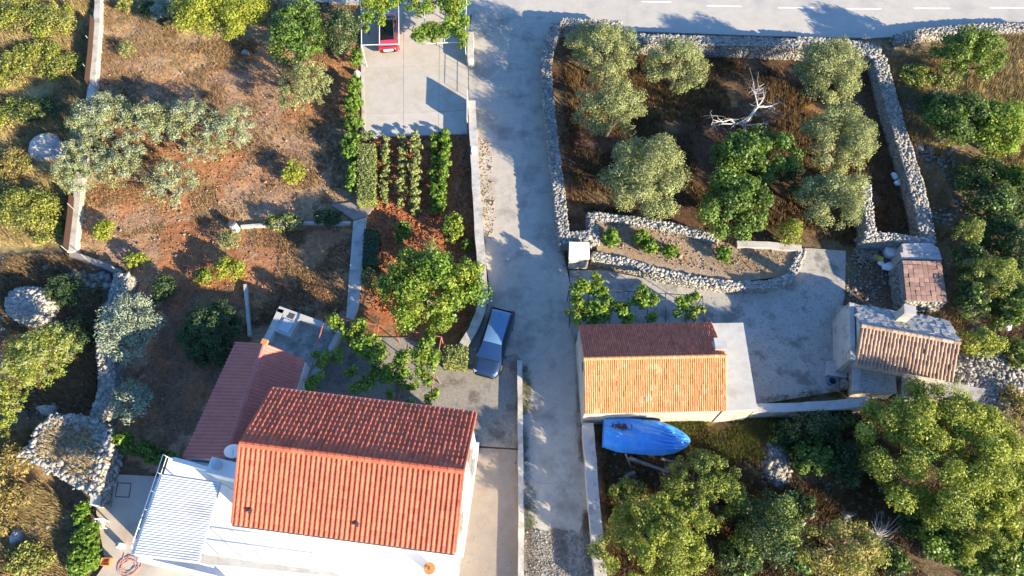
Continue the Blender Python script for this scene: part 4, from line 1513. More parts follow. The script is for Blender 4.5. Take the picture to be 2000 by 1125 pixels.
# ---- covered boat on its cradle
bt = root('covered_boat', P(1262, 862, 0), 'boat under a bright blue tarpaulin in the yard below the cottage', 'boat')
s0, s1 = P(1179, 844, 1.0), P(1346, 862, 1.0)
BL = np.linalg.norm(s1 - s0)
bx_ = (s1 - s0) / BL
bx_[2] = 0
by_ = np.array([-bx_[1], bx_[0], 0])
r = np.random.default_rng(3)


def beam(t):
    return 1.02 * (min(1, .80 + 1.2 * t) if t < .17 else 1.0) * (1 - .86 * max(0, (t - .42) / .58) ** 3.2) + .03


V, F = [], []
NX, NY = 84, 36
for i in range(NX + 1):
    t = i / NX
    for j in range(NY + 1):
        q = j / NY * 2 - 1
        b = beam(t)
        lat = q * b * 1.04
        edge = abs(q)
        z = 1.32 + .10 * math.sin(math.pi * t) - .10 * edge ** 2
        if edge > .84:
            z -= (edge - .84) / .16 * .36
        fold = .05 * math.sin(14 * t + 3 * q) * (1 - edge) + .03 * math.sin(9 * q + 22 * t * (.6 + q * .3))
        wr = .09 * math.exp(-((t - .72) / .12) ** 2) * math.sin(26 * q + 12 * t) * (1 - .4 * edge)
        sag = -.10 * math.exp(-((t - .17) / .12) ** 2 - ((q - .35) / .3) ** 2)
        tri = .10 * max(0, 1 - abs(t - .52) * 5) * max(0, 1 - abs(q + .1) * 1.6)
        V.append(s0 * [1, 1, 0] + bx_ * (t * BL) + by_ * lat + [0, 0, z + fold + wr + sag + tri + .13 * (abs(float(vnoise(np.array([t * BL * 1.0]), np.array([q * 1.3 + t * 2]), 1.5, 51)[0]) - .5) + .5 * abs(float(vnoise(np.array([t * BL + q]), np.array([q * 1.3]), 3.4, 52)[0]) - .5)) * (1 if edge < .84 else .4) - .12 * max(0, t - .93) / .07])
F = [(i * (NY + 1) + j, (i + 1) * (NY + 1) + j, (i + 1) * (NY + 1) + j + 1, i * (NY + 1) + j + 1) for i in range(NX) for j in range(NY)]
# stern curtain
mb = MB()
mb.add(V, F)
k0 = len(V)
mb.add([V[j] for j in range(NY + 1)] + [np.array(V[j]) * [1, 1, 0] + [0, 0, .75] - bx_ * .05 for j in range(NY + 1)], [(j, j + 1, NY + 2 + j, NY + 1 + j) for j in range(NY)])
tarp = mb.build('tarpaulin', 'tarp', bt, True)
V, F = [], []
for i in range(15):
    t = .02 + .96 * i / 14
    b = beam(t) * .95
    for q, z in ((-1, 1.05), (-.85, .65), (-.35, .40), (0, .34), (.35, .40), (.85, .65), (1, 1.05)):
        V.append(s0 * [1, 1, 0] + bx_ * (t * BL) + by_ * q * b + [0, 0, z + .25 * max(0, t - .7)])
mb = MB()
mb.add(V, [(i * 7 + j, i * 7 + j + 1, (i + 1) * 7 + j + 1, (i + 1) * 7 + j) for i in range(14) for j in range(6)])
mb.build('hull', 'hull', bt, True)
# pool of brown leaves lying in the sag of the sheet
c_ = s0 * [1, 1, 0] + bx_ * BL * .19 + by_ * .33
mb = MB()
for i in range(110):
    a, k = r.random() * 6.28, abs(r.normal(0, .6))
    t, q = .20 + .085 * k * math.cos(a), .33 + .15 * k * math.sin(a)
    z = 1.32 + .10 * math.sin(math.pi * t) - .10 * q ** 2 + .035 * math.sin(14 * t + 3 * q) * (1 - q) + .03 * math.sin(9 * q + 22 * t * (.6 + q * .3)) - .10 * math.exp(-((t - .17) / .12) ** 2 - ((q - .35) / .3) ** 2)
    p = s0 * [1, 1, 0] + bx_ * t * BL + by_ * q * beam(t) * 1.04 + [0, 0, z + .06]
    mb.box(p, (.085, .06, .012), r.random() * 6)
stuff(mb.build('fallen_leaves', 'tarp_stain', bt))
for t in (.25, .7):
    for q in (-.7, .7):
        mb = MB()
        p = s0 * [1, 1, 0] + bx_ * t * BL + by_ * q
        mb.box(p + [0, 0, .28], (.12, .12, .75))
        mb.build('cradle_post', 'timber', bt)
mb = MB()
mb.box(s0 * [1, 1, 0] + bx_ * BL * .5 + [0, 0, .32], (BL * .8, .14, .12), math.atan2(bx_[1], bx_[0]))
mb.build('keel_beam', 'timber', bt)
rope = MB()
for t in (.11, .36, .53):
    pts = []
    for j in range(13):
        q = -1.02 + 2.04 * j / 12
        b = beam(t)
        z = 1.36 + .10 * math.sin(math.pi * t) - .10 * q * q - (max(0, abs(q) - .84) / .16 * .36) + .035
        pts.append(s0 * [1, 1, 0] + bx_ * t * BL + by_ * q * b * 1.04 + [0, 0, z])
    m2 = MB()
    m2.tube(pts, .012, 4)
    m2.build('rope', 'tarp', bt)


def log(label, a, b, r0, r1, name='timber_pole', m='timber', cat='pole'):
    mb = MB()
    mid = (a + b) / 2 + np.array([0, 0, .02])
    mb.tube([a, mid, b], [r0, (r0 + r1) / 2, r1], 7)
    return tag(mb.build(name, m), label, cat)


log('short grey pole leaning out from under the boat', P(1221, 886, .25), P(1233, 913, .06), .05, .04)
log('old grey timber beam lying below the covered boat', P(1228, 894, .12), P(1305, 922, .1), .16, .09, 'timber_beam', cat='beam')
log('thin grey plank right of the timber beam by the boat', P(1292, 895, .08), P(1345, 912, .08), .08, .06, 'timber_plank', cat='plank')

# ================================================================== SMALL THINGS
# white utility cabinet at the corner
cb = root('utility_cabinet', P(1131, 510, 0), 'white utility cabinet with pitched lid at the lane corner', 'cabinet')
cz = 1.45
q4 = PX([(1112, 473), (1151, 474), (1152, 505), (1111, 505)], cz)
cen = sum(q4) / 4
mb = MB()
mb.prism([cen + (p - cen) * .93 for p in q4], -.1, cz - .1)
mb.build('body', 'old_plaster', cb)
mb = MB()
mb.prism(q4, cz - .098, [cz + .05, cz + .05, cz, cz])
mb.build('lid', 'white_wall', cb)
sc_ = (q4[2] + q4[3]) / 2
for k in (-.27, .27):
    mb = MB()
    mb.box((sc_[0] + k, sc_[1] + .045, .7), (.5, .04, 1.15))
    dd = mb.build('door', 'old_plaster', cb)
    mb = MB()
    mb.box((sc_[0] + k * .3, sc_[1] + .018, .75), (.04, .03, .12))
    mb.build('handle', 'metal_dark', dd)


def sack(label, x, y, rx, ry, h, seed, m='plastic_white', name='plastic_sack', cat='sack', z0=0):
    r = np.random.default_rng(seed)
    c = P(x, y, z0)
    V, F = [], []
    N, K = 14, 7
    for k in range(K + 1):
        t = k / K
        w_ = math.sin(math.pi * (.08 + .84 * t)) ** .6
        for i in range(N):
            a = 2 * math.pi * i / N
            q = w_ * (1 + r.normal(0, .13) + .15 * math.sin(3 * a + seed + t * 3))
            V.append((c[0] + rx * q * math.cos(a), c[1] + ry * q * math.sin(a), z0 + h * t + r.normal(0, .03)))
    F = [(k * N + i, k * N + (i + 1) % N, (k + 1) * N + (i + 1) % N, (k + 1) * N + i) for k in range(K) for i in range(N)]
    F += [tuple(range(N - 1, -1, -1)), tuple(range(K * N, K * N + N))]
    mb = MB()
    mb.add(V, F)
    return tag(mb.build(name, m), label, cat)


sack('white plastic sack lying by the ruined wall, upper of two', 1746, 346, .24, .30, .25, 1)
sack('white plastic sack lying by the ruined wall, lower of two', 1754, 359, .36, .26, .25, 2)
sack('large pale sack in the junk beside the brick roofed hut', 1736, 523, .48, .34, .35, 3)
sack('small pale sack left of the large one in the junk corner', 1719, 516, .20, .18, .25, 4)
sack('white bundle lying in the scrub at the right edge', 1964, 638, .30, .30, .3, 5)
tb = root('round_tub', P(1743, 490, 0), 'round white tub lid beside the brick roofed hut', 'tub')
p = P(1743, 488, .5)
mb = MB()
mb.disc(p, .42, -.05, .5, 24, r2=.46)
mb.build('body', 'plastic_white', tb)
mb = MB()
mb.disc(p, .48, .5, .55, 24, r2=.45)
mb.build('lid', 'plastic_white', tb)
yb = root('yellow_trough', P(1716, 503, 0), 'bright yellow plastic trough lying in the junk corner', 'trough')
p = P(1716, 503, .2)
mb = MB()
mb.box((p[0], p[1], .1), (.62, .26, .18), -.42)
mb.build('shell', 'plastic_yellow', yb)
mb = MB()
mb.box((p[0], p[1], .2), (.66, .30, .03), -.42)
mb.build('rim', 'plastic_yellow', yb)
bk = root('blue_bucket', P(1626, 746, 0), 'blue plastic bucket beside the stone shed step', 'bucket')
p = P(1626, 744, .45)
mb = MB()
mb.disc(p, .2, -.02, .45, 18, r2=.25)
mb.build('shell', 'plastic_blue', bk)
mb = MB()
mb.disc(p, .21, .455, .47, 18)
mb.build('water', 'car_glass', bk)
mb = MB()
mb.tube([p + [.24 * math.cos(a), .24 * math.sin(a), .03] for a in np.linspace(0, 6.28, 19)], .022, 5)
mb.build('rim', 'plastic_blue', bk)
sack('grey crumpled bundle between the bucket and the lean-to', 1648, 752, .42, .32, .4, 7, 'timber', 'canvas_bundle', 'bundle')
# heap of sticks
r = np.random.default_rng(8)
sp = root('stick_pile', P(1692, 502, 0), 'pile of dry sticks in the corner by the ruined wall', 'stick pile')
c_ = P(1692, 502, 0)
for i in range(46):
    a, k = r.random() * 6.28, r.uniform(.3, .8)
    p = c_ + [r.normal(0, .45), r.normal(0, .3), r.uniform(.03, .35)]
    d = np.array([math.cos(a) * k, math.sin(a) * k, r.normal(0, .06)])
    mb = MB()
    mb.tube([p - d, p + [0, 0, .05], p + d], [.022, .018, .008], 4)
    mb.build('stick', 'timber', sp)
# courtyard bits
pc_ = root('plastic_chair', P(208, 1026, 0), 'white plastic chair in the courtyard by the creeper', 'chair')
p = P(205, 1026, 0)
for nm, off_, dm in (('seat', (0, 0, .43), (.46, .46, .04)), ('backrest', (.02, .23, .66), (.46, .04, .44)), ('armrest', (-.25, 0, .62), (.05, .44, .03)), ('armrest', (.25, 0, .62), (.05, .44, .03)),
                     ('leg', (-.2, -.2, .21), (.05, .05, .42)), ('leg', (.2, -.2, .21), (.05, .05, .42)), ('leg', (-.2, .2, .21), (.05, .05, .42)), ('leg', (.2, .2, .21), (.05, .05, .42))):
    mb = MB()
    mb.box(p + np.array(off_) + [0, 0, .02], dm)
    mb.build(nm, 'plastic_white', pc_)
wb = root('gas_bottle', P(239, 1068, 0), 'small white bottle with dark top standing in the courtyard', 'bottle')
p = P(240, 1067, 0)
mb = MB()
mb.disc(p, .17, .03, .5, 14)
mb.disc(p, .17, .5, .6, 14, r2=.07)
mb.build('shell', 'plastic_white', wb)
mb = MB()
mb.disc(p, .07, .6, .72, 10)
mb.build('valve', 'metal_dark', wb)
cr_ = root('wooden_crate', P(212, 1098, 0), 'orange brown slatted crate by the creeper', 'crate')
p = P(212, 1098, 0)
for x, y, w_, d_ in ((-.25, 0, .03, .4), (.25, 0, .03, .4), (0, -.19, .5, .03), (0, .19, .5, .03)):
    for z in (.1, .22, .34):
        mb = MB()
        mb.box(p + [x, y, z], (w_, d_, .09), 0)
        mb.build('slat', 'terracotta', cr_)
mb = MB()
mb.box(p + [0, 0, .05], (.46, .34, .03))
mb.build('bottom', 'terracotta', cr_)
mb = MB()
pts = []
for i in range(70):
    a = i * .42
    rr = .55 + .18 * math.sin(i * .31)
    p = P(252 + .2 * i * .1, 1106, .05) + [rr * math.cos(a) * .9, rr * math.sin(a) * .75, .01 * (i % 5)]
    pts.append(p)
pts += list(PX([(243, 1080, .05), (239, 1072, .1)]))
mb.tube(pts, .015, 5)
tag(mb.build('garden_hose', 'hose_red'), 'coiled red garden hose on the courtyard floor', 'hose')
rail_fence('garden_gate', 'small dark barred gate at the head of the courtyard', (P(193, 921, 0), P(226, 926, 0)), 1.1, 9, 'metal_dark', (1.0, .1), .02, 'gate')
mortar_wall('pale blue topped pillar wall beside the courtyard gate', [(188, 928), (180, 985)], 1.2, .32, 'cement', 'gate_wall')
stone_wall('rough stone edging between the gate wall and the courtyard', [(202, 928), (198, 985)], .6, .5, seed=71)
bin_ = root('compost_bin', P(452, 440, 0), 'grey green garden bin standing at the lower bed corner', 'bin')
p = P(452, 436, .8)
mb = MB()
mb.disc(p, .32, -.05, .75, 16, r2=.28)
mb.build('body', 'metal_grey', bin_)
mb = MB()
mb.disc(p + [.0, .05, 0], .30, .75, .84, 16, r2=.2)
mb.build('lid', 'metal_dark', bin_)
# gate shutters beside the parking slab (they throw the two dark shadows)
gs = root('sliding_gate', P(913, 215, 0), 'dark panel gate standing along the right side of the parking slab', 'gate')
a, b = P(914, 198, 0), P(914, 254, 0)
d = (b - a) / np.linalg.norm(b - a)
for i in range(5):
    mb = MB()
    p, q = a + (b - a) * (i + .03) / 5, a + (b - a) * (i + .97) / 5
    n = np.array([-d[1], d[0], 0]) * .02
    mb.prism([p - n, q - n, q + n, p + n], .1, 1.5)
    mb.build('panel', 'metal_grey', gs)
for k in (0, .5, 1):
    mb = MB()
    mb.tube([a + (b - a) * k, a + (b - a) * k + [0, 0, 1.35]], .04, 8)
    mb.build('post', 'metal_grey', gs)
rail_fence('wire_fence', 'thin dark wire fence between the vegetable plot and the lane wall', (P(914, 258, 0), P(922, 400, 0)), .8, 8, 'metal_dark', (1.0, .6), .015, 'fence')
rail_fence('wire_fence', 'thin dark wire fence between parking slab and wall stub', (P(916, 122, 0), P(916, 192, 0)), .9, 5, 'metal_dark', (1.0, .5), .015, 'fence')
ml = root('letter_box', P(926, 298, .95), 'small grey box mounted on the pale lane wall', 'letter box')
p = P(926, 297, .95)
mb = MB()
mb.box(p + [0, 0, .16], (.3, .5, .32))
mb.build('box', 'metal_grey', ml)
mb = MB()
mb.box(p + [0, 0, .335], (.36, .56, .025))
mb.build('lid', 'metal_white', ml)


# ---- pergolas
def pergola(label, beams, posts, z, m, rad=.045, name='pergola'):
    p0 = P(*beams[0][0], z)
    o = root(name, (p0[0], p0[1], 0), label, 'pergola')
    for a, b in beams:
        mb = MB()
        mb.tube([P(*a, z), P(*b, z)], rad, 6)
        mb.build('beam', m, o)
    for a in posts:
        p = P(*a, z)
        mb = MB()
        mb.tube([np.array([p[0], p[1], -.05]), p], rad, 6)
        mb.build('post', m, o)
    return o


pergola('white metal pergola frame over the parked red car', [((705, -30), (706, 88)), ((778, -30), (779, 87)), ((706, 88), (780, 86)), ((741, 48), (741, 86))], [(706, 88), (705, -30), (778, -30)], 2.3, 'metal_slat', .034)
pergola('pale metal pergola frame carrying the vine at the parking entrance', [((830, 85), (908, 82)), ((908, 82), (912, -30)), ((830, 85), (828, -30)), ((868, 84), (870, -30))], [(908, 82), (912, -30), (828, -30)], 2.2, 'metal_slat', .036)
pergola('rust red pipe pergola by the big house', [((634, 618), (626, 652)), ((634, 618), (735, 634)), ((735, 634), (770, 641)), ((770, 641), (862, 658)), ((862, 658), (849, 726)), ((849, 726), (838, 790)), ((740, 634), (715, 775)), ((634, 618), (598, 760)), ((800, 647), (778, 790)),
                                                   ((598, 760), (838, 790))], [(634, 618), (862, 658), (838, 790), (770, 641), (598, 760)], 2.3, 'rust', .035)
pergola('dark wire pergola behind the orange roofed cottage', [((1112, 560), (1240, 570)), ((1240, 570), (1372, 578)), ((1112, 560), (1112, 640)), ((1150, 562), (1150, 640)), ((1190, 566), (1190, 640)), ((1228, 569), (1228, 638)), ((1265, 571), (1265, 638)), ((1300, 573), (1300, 636)), ((1338, 576), (1340, 636)), ((1372, 578), (1376, 636))],
        [(1112, 560), (1240, 570), (1372, 578)], 2.2, 'metal_dark', .03)


# ================================================================== PLANTS
def leaf_quads(C, Nn, ll, lw, r):
    """leaf blades at C facing Nn, one folded diamond each"""
    n = len(C)
    Nn = Nn / (np.linalg.norm(Nn, axis=1, keepdims=True) + 1e-9)
    t = r.normal(size=(n, 3))
    t -= Nn * (t * Nn).sum(1, keepdims=True)
    t /= np.linalg.norm(t, axis=1, keepdims=True) + 1e-9
    b = np.cross(Nn, t)
    k = r.uniform(.65, 1.3, (n, 1))
    L_, W_ = ll * k * .5, lw * k * .5
    V = np.stack([C - t * L_, C + b * W_ - t * L_ * .1 + Nn * W_ * .25, C + t * L_ - Nn * L_ * .2, C - b * W_ - t * L_ * .1 + Nn * W_ * .25], 1)
    return V.reshape(-1, 3), np.arange(4 * n).reshape(n, 4)


def sphere_dirs(n, r, zmin=-1.0):
    out = np.empty((0, 3))
    while len(out) < n:
        d = r.normal(size=(n * 2, 3))
        d /= np.linalg.norm(d, axis=1, keepdims=True)
        out = np.concatenate([out, d[d[:, 2] > zmin]])
    return out[:n]


LEAFSIZE = {'olive': (.15, .058), 'olive_silver': (.16, .06), 'fig': (.18, .14), 'vine': (.18, .16), 'lime': (.15, .10), 'ash': (.12, .07), 'dark': (.14, .08), 'hedge': (.10, .06), 'dryleaf': (.16, .08), 'scrub': (.15, .09)}
CLUMP = {'olive': .23, 'olive_silver': .25, 'fig': .24, 'vine': .28, 'lime': .28, 'ash': .22, 'dark': .30, 'hedge': .3, 'dryleaf': .26, 'scrub': .3}


def foliage(name, kind, balls, n_leaf, r, parent, up=.35, out_c=None, size=1.0, ground=0.02):
    """balls: (k,4) clump centres and radii"""
    balls = np.asarray(balls, float)
    w = balls[:, 3] ** 2
    idx = r.choice(len(balls), n_leaf, p=w / w.sum())
    d = sphere_dirs(n_leaf, r, -.75)
    rad = balls[idx, 3] * (r.random(n_leaf) ** .45) * r.uniform(.9, 1.12, n_leaf)
    C = balls[idx, :3] + d * rad[:, None] * np.array([1, 1, .85])
    Nn = d * .75 + r.normal(size=(n_leaf, 3)) * .45 + np.array([0, 0, up])
    C[:, 2] = np.maximum(C[:, 2], ground + .05)
    ll, lw = LEAFSIZE[kind]
    V, F = leaf_quads(C, Nn, ll * size, lw * size, r)
    ball_t = r.normal(0, .16, len(balls))
    tint = np.clip(.5 + ball_t[idx] + r.normal(0, .2, n_leaf), 0, 1)
    return np_mesh(name, V, F, LEAF[kind], parent, tint)


def limbs(parent, base, tips, r, r0, name='trunk', m='bark', fork=.4):
    mb = MB()
    base = np.asarray(base, float)
    top = np.mean(tips, 0)
    f = base + (top - base) * fork + r.normal(0, .06, 3)
    mb.tube([base, base + (f - base) * .5 + r.normal(0, .04, 3), f], [r0 * 1.25, r0, r0 * .85], 8)
    tr = mb.build(name, m, parent)
    for t in tips:
        mid = (f + t) / 2 + r.normal(0, .12, 3) + [0, 0, .1]
        mb = MB()
        mb.tube([f, mid, t], [r0 * .55, r0 * .32, r0 * .1], 5)
        mb.build('limb', m, parent)
    return tr


_seed = [100]


def tree(label, x, y, rx, ry, zm, rz, kind, dens=430, clumps=None, group=None, name='tree', cat='tree', open_=0.0, trunk=True, size=1.0, fr=1.0, lobes=.22, leaf2=None, share2=0.0, r0=None, rz_boost=1.0):
    """x, y, rx, ry: crown outline in photo pixels; zm, rz: crown middle height and half height in metres"""
    _seed[0] += 1
    r = np.random.default_rng(_seed[0])
    rz *= rz_boost
    c = P(x, y, zm)
    s = ppm(x, y, zm)
    RX, RY = rx / s, ry / s * 1.02
    cf = CLUMP[kind] * fr
    cr = cf * min(RX, RY)
    if clumps is None:
        clumps = int(np.clip(3.0 * (RX * RY) / (cr * cr) * (1 - open_), 7, 300))
    ga = np.arange(clumps) + .5
    zz = 1 - 1.5 * (ga / clumps) ** 1.25
    d = np.stack([np.sqrt(1 - zz ** 2) * np.cos(ga * 2.39996), np.sqrt(1 - zz ** 2) * np.sin(ga * 2.39996), zz], 1) + r.normal(0, .16, (clumps, 3))
    d /= np.linalg.norm(d, axis=1, keepdims=True)
    lob = sphere_dirs(5, r)
    amp = r.uniform(-lobes, lobes, 5)
    k = 1 + (np.maximum(0, d @ lob.T) ** 2 * amp).sum(1)
    rad = (.55 + .45 * r.random(clumps) ** .5) * k
    inner = r.random(clumps) < .16
    rad[inner] *= r.uniform(.35, .85, inner.sum())
    R = np.array([max(.15, RX * 1.06 - cr * .5), max(.15, RY * 1.06 - cr * .5), max(.12, rz - cr * .35)])
    B = np.empty((clumps, 4))
    B[:, :3] = c + d * rad[:, None] * R
    B[:, 3] = cr * r.uniform(.65, 1.45, clumps)
    B[:, 2] = np.maximum(B[:, 2], B[:, 3] * .5)
    o = root(name, (c[0], c[1], 0), label, cat, group)
    n = int({'olive': 1.9, 'olive_silver': 1.9, 'ash': 2.15, 'fig': 1.8, 'dark': 1.7}.get(kind, 1.4) * dens * RX * RY * 3.14 * (1 - open_ * .5) / size ** 1.6)
    if share2:
        foliage('crown', kind, B, int(n * (1 - share2)), r, o, size=size)
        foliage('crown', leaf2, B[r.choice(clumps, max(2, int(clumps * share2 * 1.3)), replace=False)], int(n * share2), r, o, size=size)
    else:
        foliage('crown', kind, B, n, r, o, size=size)
    if trunk:
        tips = B[r.choice(clumps, min(clumps, 9), replace=False), :3]
        rr = r0 or (.05 + .045 * min(RX, RY))
        limbs(o, (c[0] + r.normal(0, .1), c[1] + r.normal(0, .1), -.12), tips, r, rr, fork=.35 if zm > 1.2 else .15)
    return o


def shrub(label, x, y, rx, ry, h, kind, dens=520, group=None, name='shrub', cat='shrub', **k):
    return tree(label, x, y, rx, ry, h * .55, h * .5, kind, dens, group=group, name=name, cat=cat, **k)


# ---- left garden olives
G = 'olive trees of the left garden'
tree('silvery olive at the top left of the olive cluster, over the boundary wall', 196, 232, 66, 58, 2.2, 1.1, 'olive', 405, open_=.25, group=G, fr=.8, leaf2='olive_silver', share2=.45, rz_boost=1.15)
tree('silvery olive hanging over the grey boulder', 160, 318, 46, 66, 2.0, 1.0, 'olive', 405, open_=.25, group=G, fr=.85, leaf2='olive_silver', share2=.45, rz_boost=1.15)
tree('narrow silvery olive in the middle of the left cluster', 235, 318, 44, 62, 1.9, 1.0, 'olive', 310, open_=.35, group=G, fr=.85, leaf2='olive_silver', share2=.45, rz_boost=1.15)
tree('silvery olive between the cluster and the open garden', 290, 238, 48, 46, 2.1, 1.0, 'olive', 405, open_=.25, group=G, fr=.85, leaf2='olive_silver', share2=.45, rz_boost=1.15)
tree('light olive at the upper middle of the left garden cluster', 362, 232, 52, 48, 2.1, 1.0, 'olive', 364, open_=.3, group=G, fr=.85, leaf2='olive_silver', share2=.45, rz_boost=1.15)
tree('loose airy olive at the right end of the left cluster', 444, 250, 54, 58, 2.0, 1.0, 'olive', 283, open_=.45, group=G, fr=.7, leaf2='olive_silver', share2=.45, rz_boost=1.15)
tree('sparse low olive at the bottom of the left cluster', 330, 358, 54, 54, 1.7, .9, 'olive', 229, open_=.5, group=G, fr=.7, leaf2='olive_silver', share2=.45, rz_boost=1.15)
tree('small sparse olive below the loose airy one', 400, 292, 46, 28, 1.4, .7, 'olive', 256, open_=.45, group=G, fr=.7, leaf2='olive_silver', share2=.45, rz_boost=1.15)
tree('lone olive beside the dark green fig near the parking hedge', 594, 166, 48, 54, 1.9, 1.2, 'olive', 300, open_=.2, fr=.85)
tree('yellow green tree at the top edge of the left garden', 440, 24, 96, 62, 2.4, 1.6, 'lime', 420, fr=.8)
tree('broad dark green fig at the top of the left garden', 582, 66, 58, 74, 2.2, 1.5, 'fig', 330, fr=.85, leaf2='dark', share2=.35)
tree('dark leafy tree against the parking pergola', 664, 62, 44, 54, 2.0, 1.3, 'dark', 420, fr=.9, leaf2='olive', share2=.25)
shrub('bluish round shrub at the top edge beside the boundary wall', 318, 22, 22, 26, 1.2, 'olive_silver')
shrub('small green shrub left of the bluish round shrub', 286, 18, 16, 22, 1.0, 'dark')
shrub('low golden tuft below the bluish round shrub', 332, 46, 12, 9, .6, 'dryleaf')
shrub('small bushy shrub by the boundary wall at the top', 246, 8, 16, 20, 1.0, 'scrub')
# small citrus bushes
G = 'young citrus bushes'
shrub('pale young bush alone in the upper left garden', 247, 97, 17, 20, 1.0, 'hedge', 300, group=G, open_=.2, size=1.4)
shrub('bright lime bush alone below the lone olive', 572, 339, 20, 24, 1.2, 'lime', 420, group=G)
shrub('bright lime bush beside the boundary wall', 205, 450, 19, 24, 1.2, 'lime', 420, group=G)
shrub('bright lime bush above the curved stone wall', 267, 505, 22, 16, 1.1, 'lime', 420, group=G)
shrub('small green citrus bush left of a larger yellow one', 401, 540, 19, 20, 1.1, 'lime', 420, group=G, leaf2='fig', share2=.4)
shrub('larger yellow green citrus bush at the lower bed edge', 450, 526, 28, 27, 1.4, 'lime', 420, group=G)
shrub('grey green feathery shrub below the garden bin', 450, 466, 27, 25, 1.2, 'olive', 260, open_=.3)
shrub('rounded shrub on the kerb of the lower bed, left one', 556, 432, 35, 19, .9, 'hedge', 600, leaf2='dark', share2=.4, size=1.3)
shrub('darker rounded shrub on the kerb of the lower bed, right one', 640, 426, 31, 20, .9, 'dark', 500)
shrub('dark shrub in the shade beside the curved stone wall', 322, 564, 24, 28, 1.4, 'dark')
tree('big dark dome shaped bush left of the annex', 405, 640, 62, 54, 1.3, 1.25, 'dark', 620, fr=.7, name='dome_bush', cat='bush')
shrub('dark bush tucked below the dome bush beside the annex', 420, 690, 45, 25, 1.2, 'dark')
tree('silvery blue olive leaning over the curved stone wall', 254, 642, 62, 76, 2.0, 1.2, 'olive_silver', 300, open_=.25, fr=.85)
tree('dim silvery olive in the shade beside the stone wall foot', 262, 782, 52, 40, 1.4, .8, 'olive_silver', 260, open_=.25)
shrub('dark bush behind the oval stone heap', 132, 570, 36, 34, 1.5, 'dark', 450)
shrub('dark low bush beside the curved wall above the mound', 150, 655, 30, 40, 1.0, 'dark', 360)
tree('rounded yellow green tree at the left edge below the stone heap', 76, 694, 68, 56, 2.4, 1.5, 'ash', 480, leaf2='olive', share2=.3)
tree('yellow green tree cut by the left edge above the dry grass', 4, 790, 30, 70, 2.2, 1.5, 'ash', 480)
for i, (x, y, rx, ry, h, k, l) in enumerate((
        (228, 862, 34, 16, 1.2, 'vine', 'bright ivy at the left end of the creeper above the courtyard'),
        (270, 876, 34, 14, 1.0, 'fig', 'darker middle of the creeper above the courtyard'),
        (312, 892, 30, 14, 1.0, 'fig', 'shaded right end of the creeper by the terrace rail'))):
    shrub(l, x, y, rx, ry, h, k, 380, name='creeper', cat='creeper')
for x, y, rx, ry, l in ((162, 1005, 14, 26, 'upper narrow part of the bright creeper on the courtyard edge'), (172, 1050, 26, 34, 'middle of the bright creeper on the courtyard edge'), (165, 1095, 32, 34, 'lower broad part of the bright creeper on the courtyard edge')):
    shrub(l, x, y, rx, ry, 1.1, 'vine', 520, name='creeper', cat='creeper', group='creeper on the courtyard edge', size=.8)
shrub('dry bush in the lower left corner', 55, 1095, 50, 34, 1.0, 'scrub', 330, open_=.2)
shrub('tawny scrub bush at the left edge beside the stone mound', 12, 985, 36, 50, 1.1, 'dryleaf', 260, open_=.3)
shrub('tawny scrub bush at the left edge above the dark scrub', 22, 900, 38, 40, .9, 'dryleaf', 240, open_=.3)
# ---- scrub at the far left
G = 'scrub bushes left of the boundary wall'
for x, y, rx, ry, h, k, l in (
        (35, 30, 52, 44, 1.0, 'scrub', 'yellow green scrub bush in the top left corner'), (105, 40, 46, 48, 1.1, 'scrub', 'yellow green scrub bush next to the top of the boundary wall'),
        (70, 105, 50, 36, .8, 'scrub', 'low scrub bush below the top left corner'), (25, 135, 40, 44, .9, 'scrub', 'low scrub bush at the left edge of the dry grass'),
        (115, 130, 38, 40, .8, 'scrub', 'scrub bush beside the brown mesh fence'), (60, 215, 56, 34, 1.0, 'dark', 'dark scrub bush above the grey boulder'),
        (15, 225, 26, 40, .8, 'scrub', 'scrub bush at the left edge above the boulder'), (60, 410, 66, 58, 1.6, 'scrub', 'large pale scrub bush at the left edge above the stone heap'),
        (20, 330, 36, 50, .7, 'dryleaf', 'dry tawny scrub below the grey boulder'), (100, 455, 30, 26, .8, 'scrub', 'small scrub bush near the boundary wall corner')):
    shrub(l, x, y, rx, ry, h, k, 330, group=G, leaf2='lime' if k == 'scrub' else 'scrub', share2=.3, open_=.15)
# ---- parking hedge and vegetable plot
G = 'hedge plants along the parking slab'
for i, (x, y, rx, ry, l) in enumerate(((697, 112, 11, 22, 'uppermost hedge plant along the parking slab'), (692, 170, 15, 24, 'second hedge plant below the white stone by the parking slab'), (690, 205, 17, 24, 'third hedge plant along the parking slab'),
                                       (690, 240, 18, 22, 'fourth hedge plant along the parking slab'), (686, 284, 20, 28, 'hedge plant at the lower corner of the parking slab'), (718, 268, 14, 10, 'small yellowish shrub at the slab corner'), (688, 346, 12, 34, 'narrow hedge plant left of the clipped hedge'))):
    shrub(l, x, y, rx, ry, 1.4, 'vine' if i != 5 else 'hedge', 420, group=G, leaf2='fig', share2=.45, name='hedge_plant', cat='hedge plant')


